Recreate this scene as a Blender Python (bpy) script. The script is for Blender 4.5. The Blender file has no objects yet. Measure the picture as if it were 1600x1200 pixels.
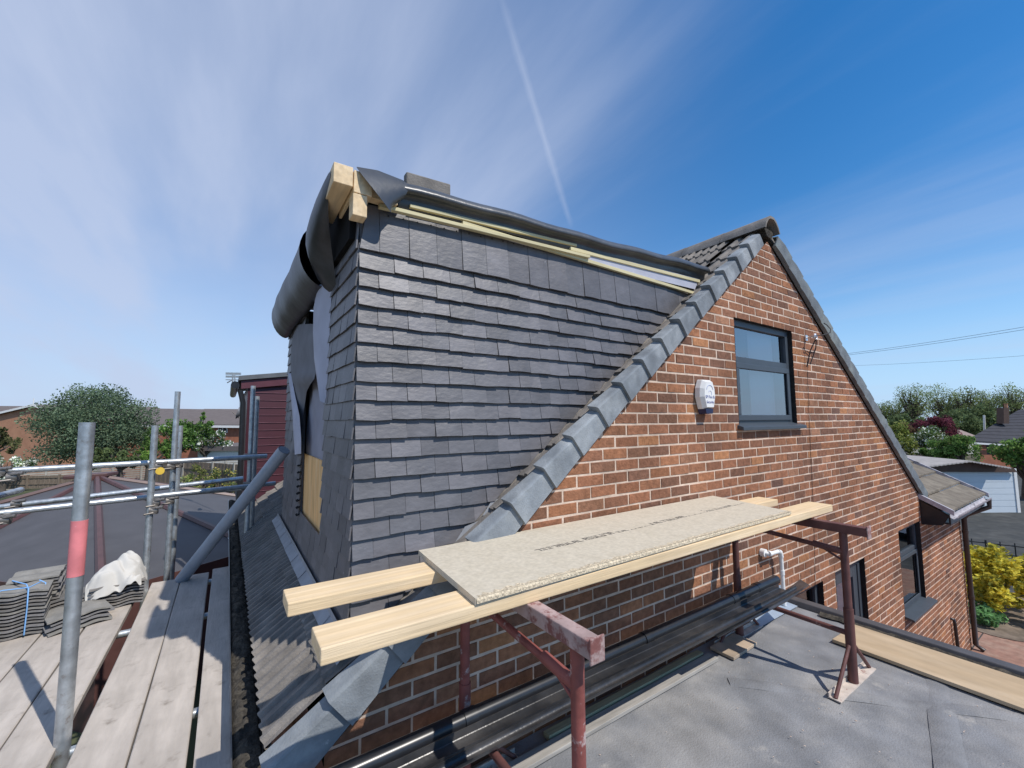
import bpy, math, random
import numpy as np
from mathutils import Vector, Matrix
R_ = math.radians
S = bpy.context.scene
COL = S.collection
rnd = random.Random(7)

# ------------------------------------------------------------------ camera
CAM = (-1.5253, -1.9115, 0.5254)
YAW, PITCH, ROLL, FPX = 0.5928, 0.0842, -0.0064, 658.093
_cy, _sy, _cp, _sp = math.cos(YAW), math.sin(YAW), math.cos(PITCH), math.sin(PITCH)
FW = Vector((_sy*_cp, _cy*_cp, _sp))
_r = Vector((_cy, -_sy, 0)); _u = _r.cross(FW)
RT = math.cos(ROLL)*_r + math.sin(ROLL)*_u
UP = -math.sin(ROLL)*_r + math.cos(ROLL)*_u
cd = bpy.data.cameras.new('camera'); cam = bpy.data.objects.new('camera', cd); COL.objects.link(cam)
M = Matrix((RT, UP, -FW)).transposed().to_4x4(); M.translation = Vector(CAM)
cam.matrix_world = M
cd.sensor_width = 36; cd.lens = FPX/1600*36; cd.clip_start = 0.02; cd.clip_end = 3000
S.camera = cam

# ------------------------------------------------------------------ light
SUN_AZ = math.atan2(0.371, -0.928)          # from +Y towards +X
SUN_EL = R_(52)
to_sun = Vector((math.sin(SUN_AZ)*math.cos(SUN_EL), math.cos(SUN_AZ)*math.cos(SUN_EL), math.sin(SUN_EL)))
sl = bpy.data.lights.new('sun', 'SUN'); sl.energy = 3.7; sl.angle = R_(0.53); sl.color = (1.0, 0.95, 0.88)
so = bpy.data.objects.new('sun', sl); COL.objects.link(so)
so.rotation_euler = to_sun.to_track_quat('Z', 'Y').to_euler(); so.location = (5, -10, 20)
S.view_settings.view_transform = 'Standard'; S.view_settings.look = 'None'
S.view_settings.exposure = 0.2; S.view_settings.gamma = 1.0

def ray(px, py):
    return FW + RT*((px-800)/FPX) + UP*((600-py)/FPX)
def atD(px, py, d): return Vector(CAM) + ray(px, py)*d
def _on(px, py, i, val):
    v = ray(px, py); t = (val-CAM[i])/v[i]; return Vector(CAM)+v*t
def atX(px, py, x): return _on(px, py, 0, x)
def atY(px, py, y): return _on(px, py, 1, y)
def atZ(px, py, z): return _on(px, py, 2, z)

# ------------------------------------------------------------------ world
W = bpy.data.worlds.new('World'); S.world = W; W.use_nodes = True
nt = W.node_tree; N = nt.nodes; L = nt.links
for n in list(N): N.remove(n)
def wn(t, **k):
    n = N.new(t)
    for a, b in k.items(): setattr(n, a, b)
    return n
def wmath(op, a, b=None, c=None, clamp=False):
    n = wn('ShaderNodeMath', operation=op); n.use_clamp = clamp
    for i, v in enumerate((a, b, c)):
        if v is None: continue
        if isinstance(v, (int, float)): n.inputs[i].default_value = v
        else: L.new(v, n.inputs[i])
    return n.outputs[0]
def wdot(sock, v):
    n = wn('ShaderNodeVectorMath', operation='DOT_PRODUCT'); L.new(sock, n.inputs[0]); n.inputs[1].default_value = v
    return n.outputs['Value']
def wmap(sock, a, b, c=0.0, d=1.0):
    n = wn('ShaderNodeMapRange', interpolation_type='SMOOTHSTEP'); L.new(sock, n.inputs[0])
    for i, v in enumerate((a, b, c, d)): n.inputs[i+1].default_value = v
    return n.outputs[0]
sky = wn('ShaderNodeTexSky', sky_type='NISHITA'); sky.sun_disc = False
sky.sun_elevation = SUN_EL; sky.sun_rotation = SUN_AZ; sky.altitude = 50
sky.air_density = 1.0; sky.dust_density = 0.0; sky.ozone_density = 3.0
tc = wn('ShaderNodeTexCoord'); D = tc.outputs['Generated']
sep = wn('ShaderNodeSeparateXYZ'); L.new(D, sep.inputs[0])
zz = wmath('MAXIMUM', wmath('ADD', sep.outputs[2], 0.12), 0.03)
u = wmath('DIVIDE', sep.outputs[0], zz); v = wmath('DIVIDE', sep.outputs[1], zz)
cmb = wn('ShaderNodeCombineXYZ'); L.new(u, cmb.inputs[0]); L.new(v, cmb.inputs[1])
mp = wn('ShaderNodeMapping'); mp.inputs['Rotation'].default_value = (0, 0, R_(22)); mp.inputs['Scale'].default_value = (0.36, 0.15, 1)
L.new(cmb.outputs[0], mp.inputs[0])
no1 = wn('ShaderNodeTexNoise'); no1.inputs['Scale'].default_value = 1.1; no1.inputs['Detail'].default_value = 9; no1.inputs['Roughness'].default_value = 0.52
no1.inputs['Distortion'].default_value = 0.5
L.new(mp.outputs[0], no1.inputs[0])
mp2 = wn('ShaderNodeMapping'); mp2.inputs['Rotation'].default_value = (0, 0, R_(-38)); mp2.inputs['Scale'].default_value = (0.9, 0.2, 1); mp2.inputs['Location'].default_value = (3.1, 1.7, 0)
L.new(cmb.outputs[0], mp2.inputs[0])
no2 = wn('ShaderNodeTexNoise'); no2.inputs['Scale'].default_value = 1.1; no2.inputs['Detail'].default_value = 8; no2.inputs['Roughness'].default_value = 0.55
L.new(mp2.outputs[0], no2.inputs[0])
left = wmap(wdot(D, (-0.72, 0.69, 0.0)), -0.42, 0.62)
c1 = wmath('MULTIPLY', wmap(no1.outputs[0], 0.24, 0.84), wmath('ADD', wmath('MULTIPLY', left, 0.48), 0.08))
c2 = wmath('MULTIPLY', wmap(no2.outputs[0], 0.42, 0.72), wmath('ADD', wmath('MULTIPLY', left, 0.18), 0.30))
veil = wmath('ADD', wmath('MULTIPLY', left, 0.40), 0.0)
horizon_gap = wmap(sep.outputs[2], 0.0, 0.2, 0.85, 1.0)
cl = wmath('MULTIPLY', wmath('ADD', wmath('ADD', c1, c2), veil, clamp=True), horizon_gap)
# aircraft trail high in the sky
d1 = ray(778, -20).normalized(); d2 = ray(893, 355).normalized()
nrm = d1.cross(d2).normalized(); tang = (d2-d1).normalized()
lin = wmath('ABSOLUTE', wdot(D, tuple(nrm)))
no3 = wn('ShaderNodeTexNoise'); no3.inputs['Scale'].default_value = 22; no3.inputs['Detail'].default_value = 4
L.new(D, no3.inputs[0])
wid = wmath('ADD', wmath('MULTIPLY', no3.outputs[0], 0.012), 0.003)
tr = wmath('SUBTRACT', 1.0, wmath('DIVIDE', lin, wid), clamp=True)
al = wdot(D, tuple(tang))
tr = wmath('MULTIPLY', tr, wmath('MULTIPLY', wmap(al, d1.dot(tang)-0.05, d1.dot(tang)+0.12), wmap(al, d2.dot(tang)-0.03, d2.dot(tang)+0.01, 1.0, 0.0)))
tr = wmath('MULTIPLY', tr, 0.17)
fac = wmath('MAXIMUM', cl, 0.0)
fac = wmath('MINIMUM', wmath('ADD', fac, tr), 0.86)
bgm = wn('ShaderNodeMix', data_type='RGBA')
hs = wn('ShaderNodeHueSaturation'); hs.inputs['Saturation'].default_value = 1.34; hs.inputs['Value'].default_value = 0.92
L.new(sky.outputs[0], hs.inputs['Color'])
hz = wn('ShaderNodeMix', data_type='RGBA'); L.new(wmap(sep.outputs[2], -0.02, 0.34, 0.88, 0.0), hz.inputs[0]); L.new(hs.outputs[0], hz.inputs[6]); hz.inputs[7].default_value = (2.5, 3.9, 5.9, 1)
L.new(fac, bgm.inputs[0]); L.new(hz.outputs[2], bgm.inputs[6]); bgm.inputs[7].default_value = (3.25, 3.75, 4.95, 1)
bg = wn('ShaderNodeBackground'); bg.inputs[1].default_value = 0.145; L.new(bgm.outputs[2], bg.inputs[0])
wo = wn('ShaderNodeOutputWorld'); L.new(bg.outputs[0], wo.inputs[0])

# ------------------------------------------------------------------ materials
def mat(name, col=(.5, .5, .5), rough=.7, var=.18, scale=12., stretch=(1, 1, 1), bump=0., bscale=60., attr=False,
        metal=0., spots=None, spec=.5, detail=6, col2=None, trans=0., spot_scale=30., spot_th=(.62, .70), low=0., lowscale=1.1):
    m = bpy.data.materials.new(name); m.use_nodes = True
    t = m.node_tree; n = t.nodes; l = t.links
    b = n['Principled BSDF']; b.inputs['Roughness'].default_value = rough; b.inputs['Metallic'].default_value = metal
    b.inputs['Specular IOR Level'].default_value = spec
    tcd = n.new('ShaderNodeTexCoord'); mpp = n.new('ShaderNodeMapping'); mpp.inputs['Scale'].default_value = stretch
    l.new(tcd.outputs['Object'], mpp.inputs[0])
    nz = n.new('ShaderNodeTexNoise'); nz.inputs['Scale'].default_value = scale; nz.inputs['Detail'].default_value = detail
    l.new(mpp.outputs[0], nz.inputs[0])
    if attr:
        a = n.new('ShaderNodeAttribute'); a.attribute_name = 'col'; base = a.outputs['Color']
    else:
        rg = n.new('ShaderNodeRGB'); rg.outputs[0].default_value = (*col, 1); base = rg.outputs[0]
    if col2:
        mx0 = n.new('ShaderNodeMix'); mx0.data_type = 'RGBA'; mr0 = n.new('ShaderNodeMapRange'); mr0.interpolation_type = 'SMOOTHSTEP'
        nz0 = n.new('ShaderNodeTexNoise'); nz0.inputs['Scale'].default_value = scale*.35; nz0.inputs['Detail'].default_value = 7; nz0.inputs['Roughness'].default_value = .62
        l.new(mpp.outputs[0], nz0.inputs[0]); l.new(nz0.outputs[0], mr0.inputs[0]); mr0.inputs[1].default_value = .42; mr0.inputs[2].default_value = .64
        l.new(mr0.outputs[0], mx0.inputs[0]); l.new(base, mx0.inputs[6]); mx0.inputs[7].default_value = (*col2, 1); base = mx0.outputs[2]
    mr = n.new('ShaderNodeMapRange'); mr.inputs[1].default_value = .3; mr.inputs[2].default_value = .7
    mr.inputs[3].default_value = 1-var; mr.inputs[4].default_value = 1+var; l.new(nz.outputs[0], mr.inputs[0])
    mx = n.new('ShaderNodeVectorMath'); mx.operation = 'SCALE'; l.new(base, mx.inputs[0]); l.new(mr.outputs[0], mx.inputs['Scale'])
    out = mx.outputs[0]
    if low:
        nl = n.new('ShaderNodeTexNoise'); nl.inputs['Scale'].default_value = lowscale; nl.inputs['Detail'].default_value = 7; nl.inputs['Roughness'].default_value = .6; l.new(tcd.outputs['Object'], nl.inputs[0])
        ml = n.new('ShaderNodeMapRange'); ml.inputs[1].default_value = .32; ml.inputs[2].default_value = .68; ml.inputs[3].default_value = 1-low; ml.inputs[4].default_value = 1+low; l.new(nl.outputs[0], ml.inputs[0])
        mxl = n.new('ShaderNodeVectorMath'); mxl.operation = 'SCALE'; l.new(out, mxl.inputs[0]); l.new(ml.outputs[0], mxl.inputs['Scale']); out = mxl.outputs[0]
    if spots:
        ns = n.new('ShaderNodeTexNoise'); ns.inputs['Scale'].default_value = spot_scale; ns.inputs['Detail'].default_value = 5; ns.inputs['Roughness'].default_value = .65
        l.new(tcd.outputs['Object'], ns.inputs[0])
        ms = n.new('ShaderNodeMapRange'); ms.interpolation_type = 'SMOOTHSTEP'; l.new(ns.outputs[0], ms.inputs[0]); ms.inputs[1].default_value = spot_th[0]; ms.inputs[2].default_value = spot_th[1]
        mxs = n.new('ShaderNodeMix'); mxs.data_type = 'RGBA'; l.new(ms.outputs[0], mxs.inputs[0]); l.new(out, mxs.inputs[6]); mxs.inputs[7].default_value = (*spots, 1)
        out = mxs.outputs[2]
    l.new(out, b.inputs['Base Color'])
    if bump:
        nb = n.new('ShaderNodeTexNoise'); nb.inputs['Scale'].default_value = bscale; nb.inputs['Detail'].default_value = 5
        l.new(mpp.outputs[0], nb.inputs[0])
        bp = n.new('ShaderNodeBump'); bp.inputs['Strength'].default_value = bump; bp.inputs['Distance'].default_value = .01
        l.new(nb.outputs[0], bp.inputs['Height']); l.new(bp.outputs[0], b.inputs['Normal'])
    if trans:
        tb = n.new('ShaderNodeBsdfTranslucent'); l.new(out, tb.inputs[0]); ms2 = n.new('ShaderNodeMixShader'); ms2.inputs[0].default_value = trans
        l.new(b.outputs[0], ms2.inputs[1]); l.new(tb.outputs[0], ms2.inputs[2]); l.new(ms2.outputs[0], n['Material Output'].inputs[0])
    return m
def glass_mat(name, refl=.3, tint=(.75, .8, .85)):
    m = bpy.data.materials.new(name); m.use_nodes = True
    t = m.node_tree; n = t.nodes; l = t.links; n.remove(n['Principled BSDF'])
    a = n.new('ShaderNodeBsdfTransparent'); a.inputs[0].default_value = (*tint, 1)
    g = n.new('ShaderNodeBsdfGlossy'); g.inputs['Roughness'].default_value = .01; g.inputs[0].default_value = (.95, .97, 1, 1)
    f = n.new('ShaderNodeLayerWeight'); f.inputs[0].default_value = .35
    mr = n.new('ShaderNodeMapRange'); mr.inputs[3].default_value = refl; mr.inputs[4].default_value = 1.0; l.new(f.outputs['Fresnel'], mr.inputs[0])
    ms = n.new('ShaderNodeMixShader'); l.new(mr.outputs[0], ms.inputs[0]); l.new(a.outputs[0], ms.inputs[1]); l.new(g.outputs[0], ms.inputs[2])
    l.new(ms.outputs[0], n['Material Output'].inputs[0]); return m

m_brick = mat('brick', attr=True, rough=.85, var=.24, scale=26, bump=.6, bscale=70, spec=.2, low=.24, lowscale=1.6, spots=(.40, .31, .25), spot_scale=7, spot_th=(.68, .9))
m_mortar = mat('mortar', (.64, .50, .395), .95, .2, 14, low=.2, lowscale=1.6, bump=.4, bscale=120, spec=.1)
m_slate = mat('slate', attr=True, rough=.48, var=.14, scale=9, stretch=(1, 1, 1.8), bump=.22, bscale=30, spec=.5, low=.14, lowscale=2.2, spots=(.34, .34, .36), spot_scale=30, spot_th=(.69, .76))
m_verge = mat('verge_concrete', (.205, .225, .243), .8, .2, 9, bump=.3, bscale=110, col2=(.29, .31, .322), spec=.2, low=.18, lowscale=5, spots=(.4, .41, .41), spot_scale=16, spot_th=(.66, .76))
m_vergeold = mat('old_verge', (.15, .17, .185), .85, .2, 9, bump=.3, bscale=90, col2=(.2, .225, .22), spec=.25)
m_rtile = mat('concrete_roof_tile', (.185, .17, .155), .9, .22, 9, bump=.4, bscale=110, col2=(.25, .225, .2), spec=.2, spots=(.42, .4, .36), spot_scale=26, spot_th=(.68, .76))
m_rtile_y = mat('brown_roof_tile', (.165, .14, .11), .9, .2, 7, bump=.4, bscale=80, col2=(.215, .185, .145), spec=.2)
m_lead = mat('lead', (.27, .285, .31), .55, .15, 12, spec=.5)
m_black = mat('black_plastic', (.02, .021, .024), .3, .15, 20, spec=.5)
m_blackdull = mat('dusty_black_plastic', (.024, .025, .028), .3, .35, 7, col2=(.055, .053, .053), spec=.5, bump=.1)
m_dark = mat('dark_void', (.012, .012, .013), .95, .1, 10, spec=.1)
m_epdm = mat('rubber_membrane', (.052, .056, .062), .36, .25, 5, bump=.45, bscale=9, low=.2, lowscale=6, spec=.6, col2=(.075, .079, .085))
m_felt = mat('underlay_felt', (.15, .15, .165), .75, .15, 6, bump=.5, bscale=5, spec=.3)
m_flap = mat('pale_underlay', (.44, .45, .53), .8, .08, 6, bump=.2, bscale=9, spec=.2)
m_flapg = mat('grey_underlay', (.29, .29, .34), .8, .1, 5, bump=.25, bscale=6, spec=.2)
m_pine = mat('new_pine', (.72, .54, .325), .7, .10, 5, stretch=(.45, 14, 14), col2=(.77, .595, .385), spec=.25, bump=.2, bscale=12, low=.08, lowscale=3, spots=(.36, .2, .1), spot_scale=8, spot_th=(.745, .775))
m_pine_y = mat('new_pine_crosscut', (.74, .55, .33), .7, .16, 5, stretch=(9, .6, 9), col2=(.8, .62, .4), spec=.3)
m_batten = mat('treated_batten', (.62, .55, .335), .75, .15, 6, stretch=(.6, 9, 9), spec=.25)
m_chip = mat('chipboard', (.57, .505, .395), .8, .1, 60, spec=.25, col2=(.54, .475, .365), spots=(.48, .42, .32), spot_scale=90, spot_th=(.66, .80))
m_chipedge = mat('chipboard_edge', (.62, .52, .37), .9, .4, 110, spec=.2, bump=.8, bscale=160)
m_ink = mat('print_ink', (.09, .08, .075), .8, .2, 40)
m_osb = mat('sheathing_ply', (.74, .43, .17), .75, .2, 4, stretch=(3, 8, 1), col2=(.8, .52, .25), spec=.3)
m_ply = mat('weathered_plywood', (.45, .335, .21), .8, .12, 4, stretch=(3, 1, 1), col2=(.5, .385, .255), spec=.25)
m_sboard = mat('scaffold_timber', (.425, .38, .335), .88, .10, 4, stretch=(5, .9, 4), col2=(.49, .44, .39), spec=.15, bump=.25, bscale=14, spots=(.27, .235, .2), spot_scale=8, spot_th=(.56, .78), low=.12, lowscale=2.5)
m_galv = mat('galvanised_steel', (.47, .5, .52), .42, .22, 22, metal=.7, spots=(.25, .22, .2), spot_scale=14, spot_th=(.58, .74), low=.2, lowscale=5, bump=.1, bscale=60)
m_galvd = mat('coupler_steel', (.24, .22, .2), .5, .3, 40, metal=.7)
m_pinkwrap = mat('pink_tape', (.66, .2, .21), .55, .14, 14, spots=(.7, .5, .48), spot_scale=26, spot_th=(.66, .76), low=.12, lowscale=9)
m_yellow = mat('yellow_tag', (.75, .5, .06), .6, .1, 8)
m_pvcgrey = mat('grey_pvc', (.3, .335, .385), .4, .08, 10, spec=.5)
m_red = mat('red_oxide_paint', (.25, .075, .062), .6, .25, 14, bump=.2, bscale=60, spots=(.46, .36, .34), spot_scale=13, spot_th=(.58, .66), spec=.4)
m_redpale = mat('plaster_splashed_steel', (.40, .29, .27), .75, .3, 10, spots=(.21, .085, .075), spot_scale=13, spot_th=(.47, .60), spec=.3, bump=.3, bscale=50)
m_rust = mat('brown_rust_paint', (.125, .052, .045), .6, .25, 14, spots=(.34, .24, .21), spot_scale=14, spot_th=(.64, .72), spec=.4)
m_footpale = mat('dusty_foot_steel', (.55, .47, .4), .8, .2, 16, spots=(.28, .12, .1), spot_scale=18, spot_th=(.62, .7))
m_flat = mat('roofing_felt_grey', (.215, .218, .226), .88, .22, 5, col2=(.285, .278, .27), bump=.4, bscale=110, spec=.2, spots=(.38, .36, .33), spot_scale=6, spot_th=(.6, .78))
m_upvc = mat('anthracite_frame', (.055, .068, .083), .45, .06, 10, spec=.45)
m_white = mat('white_plastic', (.78, .77, .74), .45, .05, 9, spec=.4)
m_navy = mat('navy_plastic', (.012, .016, .06), .35, .1, 9)
m_glass = glass_mat('window_glass', .26)
m_glassd = glass_mat('window_glass_low', .12)
m_blind = mat('window_blind', (.55, .58, .62), .9, .05, 4)
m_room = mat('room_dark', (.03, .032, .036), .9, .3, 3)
m_cable = mat('cable', (.02, .018, .018), .6, .1, 9)
m_maroon = mat('maroon_cladding', (.062, .016, .024), .4, .12, 7, stretch=(1, 1, 9), spec=.45)
m_maroonl = mat('maroon_fascia', (.11, .035, .048), .45, .1, 7)
m_greyfelt = mat('dormer_felt_edge', (.12, .13, .14), .7, .15, 9)
m_cons = mat('grey_roof_panel', (.078, .076, .08), .6, .12, 2.5, spec=.4)
m_brownp = mat('brown_upvc', (.095, .045, .04), .45, .15, 8)
m_grass = mat('mown_grass', (.115, .175, .06), .95, .2, 1.2, spec=.1, col2=(.15, .2, .08))
m_ground = mat('garden_ground', (.075, .085, .045), .95, .35, .4, spec=.1, col2=(.11, .095, .07))
m_tarmac = mat('tarmac', (.058, .06, .058), .9, .2, 4, spec=.2, col2=(.08, .08, .075))
m_paver = mat('block_paving', (.3, .17, .125), .9, .2, 9, col2=(.34, .22, .165), spec=.2)
m_soil = mat('soil', (.19, .15, .115), .95, .3, 6, spec=.1)
m_timb = mat('fence_timber', (.2, .155, .115), .85, .25, 3, stretch=(6, 6, .6), spec=.2)
m_timbl = mat('pale_trellis', (.4, .37, .32), .85, .15, 3, spec=.2)
m_redbrick = mat('far_red_brick', (.36, .145, .085), .9, .15, 2.5, spec=.2, col2=(.31, .125, .08))
m_orbrick = mat('far_orange_brick', (.44, .23, .14), .9, .08, 2, spec=.2, col2=(.40, .2, .125))
m_farroof = mat('far_roof_tile', (.145, .125, .12), .9, .12, 1.5, stretch=(1, 1, 12), spec=.2)
m_darkroof = mat('dark_roof_tile', (.04, .04, .048), .8, .15, 3, spec=.3)
m_garageroof = mat('corrugated_cement', (.4, .37, .345), .85, .12, 3, spec=.2)
m_gdoor = mat('garage_door_paint', (.6, .66, .7), .5, .03, 3, spec=.4)
m_browngable = mat('brown_gable_board', (.1, .06, .045), .7, .15, 5)
m_bark = mat('bark', (.1, .085, .07), .9, .25, 5, spec=.1)
m_leaf = mat('foliage', attr=True, rough=.8, var=.15, scale=3, spec=.12, trans=.42)
m_moss = mat('moss_and_dirt', (.055, .05, .043), .95, .4, 40, bump=1., bscale=60, spec=.1, col2=(.085, .075, .06))
m_stack = mat('stacked_concrete_tile', attr=True, rough=.9, var=.18, scale=14, bump=.35, bscale=90, spec=.2)
m_sheet = mat('white_dust_sheet', (.58, .56, .52), .9, .06, 6, spec=.15, bump=.3, bscale=14)
m_twine = mat('blue_twine', (.2, .42, .75), .7, .1, 9)
m_carw = mat('white_car_paint', (.75, .77, .8), .25, .03, 3, spec=.5)
m_iron = mat('black_iron', (.02, .022, .022), .5, .1, 5)
m_lilac = mat('gutter_sky_tint', (.42, .40, .43), .6, .25, 9, spec=.4, spots=(.05, .05, .05), spot_scale=5, spot_th=(.56, .62))  # lilac base colour holds the sky's reflection, broken by black patches
m_alu = mat('bare_aluminium', (.7, .71, .72), .3, .05, 9, metal=.8)
m_fartimber = mat('timber_clad', (.62, .6, .54), .8, .1, 4)

# ------------------------------------------------------------------ mesh helpers
ORG = {}
class MB:
    def __init__(s): s.v = []; s.f = []; s.c = []; s.m = []; s.sm = []
    def face(s, pts, col=None, mi=0, smooth=False):
        i = len(s.v); s.v += [tuple(p) for p in pts]; s.f.append(tuple(range(i, i+len(pts)))); s.c.append(col); s.m.append(mi); s.sm.append(smooth)
    def grid(s, rows, col=None, mi=0, smooth=True, close=False):
        i = len(s.v); n = len(rows[0])
        for r in rows: s.v += [tuple(p) for p in r]
        for a in range(len(rows)-1):
            for b in range(n if close else n-1):
                b2 = (b+1) % n
                s.f.append((i+a*n+b, i+a*n+b2, i+(a+1)*n+b2, i+(a+1)*n+b)); s.c.append(col); s.m.append(mi); s.sm.append(smooth)
    def hexa(s, p, col=None, mi=0):     # p: 4 bottom ccw then 4 top
        i = len(s.v); s.v += [tuple(q) for q in p]
        for f in ((3, 2, 1, 0), (4, 5, 6, 7), (0, 1, 5, 4), (1, 2, 6, 5), (2, 3, 7, 6), (3, 0, 4, 7)):
            s.f.append(tuple(i+k for k in f)); s.c.append(col); s.m.append(mi); s.sm.append(False)
    def box(s, x0, x1, y0, y1, z0, z1, col=None, mi=0):
        s.hexa([(x0, y0, z0), (x1, y0, z0), (x1, y1, z0), (x0, y1, z0), (x0, y0, z1), (x1, y0, z1), (x1, y1, z1), (x0, y1, z1)], col, mi)
    def obox(s, o, a, b, c, col=None, mi=0):
        o, a, b, c = map(Vector, (o, a, b, c))
        s.hexa([o, o+a, o+a+b, o+b, o+c, o+a+c, o+a+b+c, o+b+c], col, mi)
    def tube(s, pts, r, n=10, col=None, mi=0, cap=True, smooth=True):
        pts = [Vector(p) for p in pts]; k = len(pts)
        rs = r if isinstance(r, (list, tuple)) else [r]*k
        rings = []; prev = None
        for i in range(k):
            d = (pts[min(i+1, k-1)]-pts[max(i-1, 0)]).normalized()
            if prev is None:
                a = Vector((0, 0, 1)) if abs(d.z) < .9 else Vector((1, 0, 0)); e = d.cross(a).normalized()
            else:
                e = (prev-d*prev.dot(d)).normalized()
            prev = e; g = d.cross(e)
            rings.append([pts[i]+(e*math.cos(t)+g*math.sin(t))*rs[i] for t in [2*math.pi*j/n for j in range(n)]])
        s.grid(rings, col, mi, smooth, True)
        if cap:
            s.face(rings[0][::-1], col, mi); s.face(rings[-1], col, mi)
    def prism(s, pts, ext, col=None, mi=0):
        pts = [Vector(p) for p in pts]; e = Vector(ext); q = [p+e for p in pts]; n = len(pts)
        s.face(pts[::-1], col, mi); s.face(q, col, mi)
        for i in range(n):
            j = (i+1) % n; s.face([pts[i], pts[j], q[j], q[i]], col, mi)
    def build(s, name, mats, parent=None, bevel=0, label=None, recalc=False):
        o0 = Vector((0, 0, 0))
        if parent is not None: o0 = ORG[parent.name]
        me = bpy.data.meshes.new(name)
        vv = np.array(s.v, dtype=float)-np.array(o0)
        me.from_pydata(vv.tolist(), [], s.f)
        if any(c is not None for c in s.c):
            at = me.attributes.new('col', 'FLOAT_COLOR', 'FACE')
            arr = np.array([(*(c or (.5, .5, .5)), 1) for c in s.c], dtype=np.float32); at.data.foreach_set('color', arr.ravel())
        for mm in (mats if isinstance(mats, (list, tuple)) else [mats]): me.materials.append(mm)
        me.polygons.foreach_set('material_index', s.m); me.polygons.foreach_set('use_smooth', s.sm)
        if recalc:
            import bmesh
            bm = bmesh.new(); bm.from_mesh(me); bmesh.ops.remove_doubles(bm, verts=bm.verts, dist=1e-5); bmesh.ops.recalc_face_normals(bm, faces=bm.faces); bm.to_mesh(me); bm.free()
        me.update()
        o = bpy.data.objects.new(name, me); COL.objects.link(o)
        if parent is not None: o.parent = parent
        ORG[o.name] = o0
        if bevel:
            b = o.modifiers.new('bevel', 'BEVEL'); b.width = bevel; b.segments = 2; b.limit_method = 'ANGLE'; b.angle_limit = R_(40)
        if label: o['label'] = label
        return o
def thing(name, loc, label, cat, group=None):
    o = bpy.data.objects.new(name, None); o.location = loc; o.empty_display_size = .1; COL.objects.link(o); ORG[o.name] = Vector(loc)
    return tag(o, label, cat, group)
def tag(o, label=None, cat=None, group=None, kind=None):
    if cat and not kind: kind = 'thing'
    if label: o['label'] = label
    if cat: o['category'] = cat
    if group: o['group'] = group
    if kind: o['kind'] = kind
    return o
def one(mb, name, mats, label, cat, group=None, bevel=0, kind=None, recalc=False):
    """a thing that is a single mesh, its origin at the base of its box"""
    vv = np.array(s_v := mb.v, dtype=float); lo = vv.min(0); hi = vv.max(0)
    org = Vector(((lo[0]+hi[0])/2, (lo[1]+hi[1])/2, lo[2]))
    mb.v = [(a-org.x, b-org.y, c-org.z) for a, b, c in s_v]
    o = mb.build(name, mats, None, bevel, recalc=recalc); o.location = org; ORG[o.name] = org
    return tag(o, label, cat, group, kind)
def clip2(poly, a, b, c):
    """keep a*x+b*y<=c"""
    out = []; n = len(poly)
    for i in range(n):
        p, q = poly[i], poly[(i+1) % n]; dp = a*p[0]+b*p[1]-c; dq = a*q[0]+b*q[1]-c
        if dp <= 0: out.append(p)
        if (dp < 0 < dq) or (dq < 0 < dp):
            t = dp/(dp-dq); out.append((p[0]+t*(q[0]-p[0]), p[1]+t*(q[1]-p[1])))
    return out
def area2(p): return abs(sum(p[i][0]*p[(i+1) % len(p)][1]-p[(i+1) % len(p)][0]*p[i][1] for i in range(len(p))))/2

G = -3.45                      # ground level
SL = 0.774; SC = 0.09          # left roof pitch line on the wall: z = SL*x + SC
SR = -0.681; XR, ZR = 2.80, 2.23
APX = (ZR-SR*XR-SC)/(SL-SR); APZ = SL*APX+SC

# ================================================================== SETTING
g = MB()
def gz(x, y):
    f = max(0., min(1., (y-34)/22.))*max(0., min(1., (12-x)/10.)); return G-2.9*f*f*(3-2*f)
xs = [-400, -150, -80, -50, -30, -20, -12, -8, -4, 0, 4, 8, 12, 20, 30, 50, 90, 160, 400]
ys = [-400, -100, -40, -20, -8, 0, 4, 8, 12, 16, 20, 25, 30, 34, 38, 42, 46, 50, 56, 64, 80, 120, 200, 400]
g.grid([[(x, y, gz(x, y)) for x in xs] for y in ys])
tag(g.build('ground', m_ground), 'dull green and brown garden ground stretching away on all sides', 'ground', kind='structure')
g = MB(); g.box(9.2, 48, -30, 9, G-.05, G+.004)
tag(g.build('driveway', m_tarmac), 'dark grey tarmac drive in front of the white garage door', 'driveway', kind='structure')
g = MB(); g.box(2.9, 13.4, -14, -0.02, G-.05, G+.008); g.box(9.31, 11.6, -.0, 1.0, G-.05, G+.007)
tag(g.build('brick_path', m_paver), 'reddish block paved path along the foot of the brick gable', 'path', kind='structure')
g = MB()
c0 = Vector((11.6, -.1, 0)); ring = [(c0.x+1.45*math.cos(t), c0.y+.95*math.sin(t), G+.012) for t in np.linspace(0, 2*math.pi, 40, endpoint=False)]
g.prism([(x, y, G-.03) for x, y, z in ring], (0, 0, .05))
tag(g.build('flower_bed', m_soil), 'rounded bed of pale brown soil under the yellow shrub', 'flower bed', kind='structure')
g = MB()
p = [atZ(-60, 790, G), atZ(330, 752, G), atZ(330, 741, G), atZ(-60, 752, G)]
g.face([(q.x, q.y, gz(q.x, q.y)+.012) for q in p])
tag(g.build('lawn', m_grass), 'pale green mown lawn behind the hipped grey roof', 'lawn', kind='structure')

# ================================================================== THE HOUSE
house = thing('brick_house', (3, 2, G), 'brown brick gabled house with half finished dark slate dormer and grey framed windows', 'house')
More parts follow.
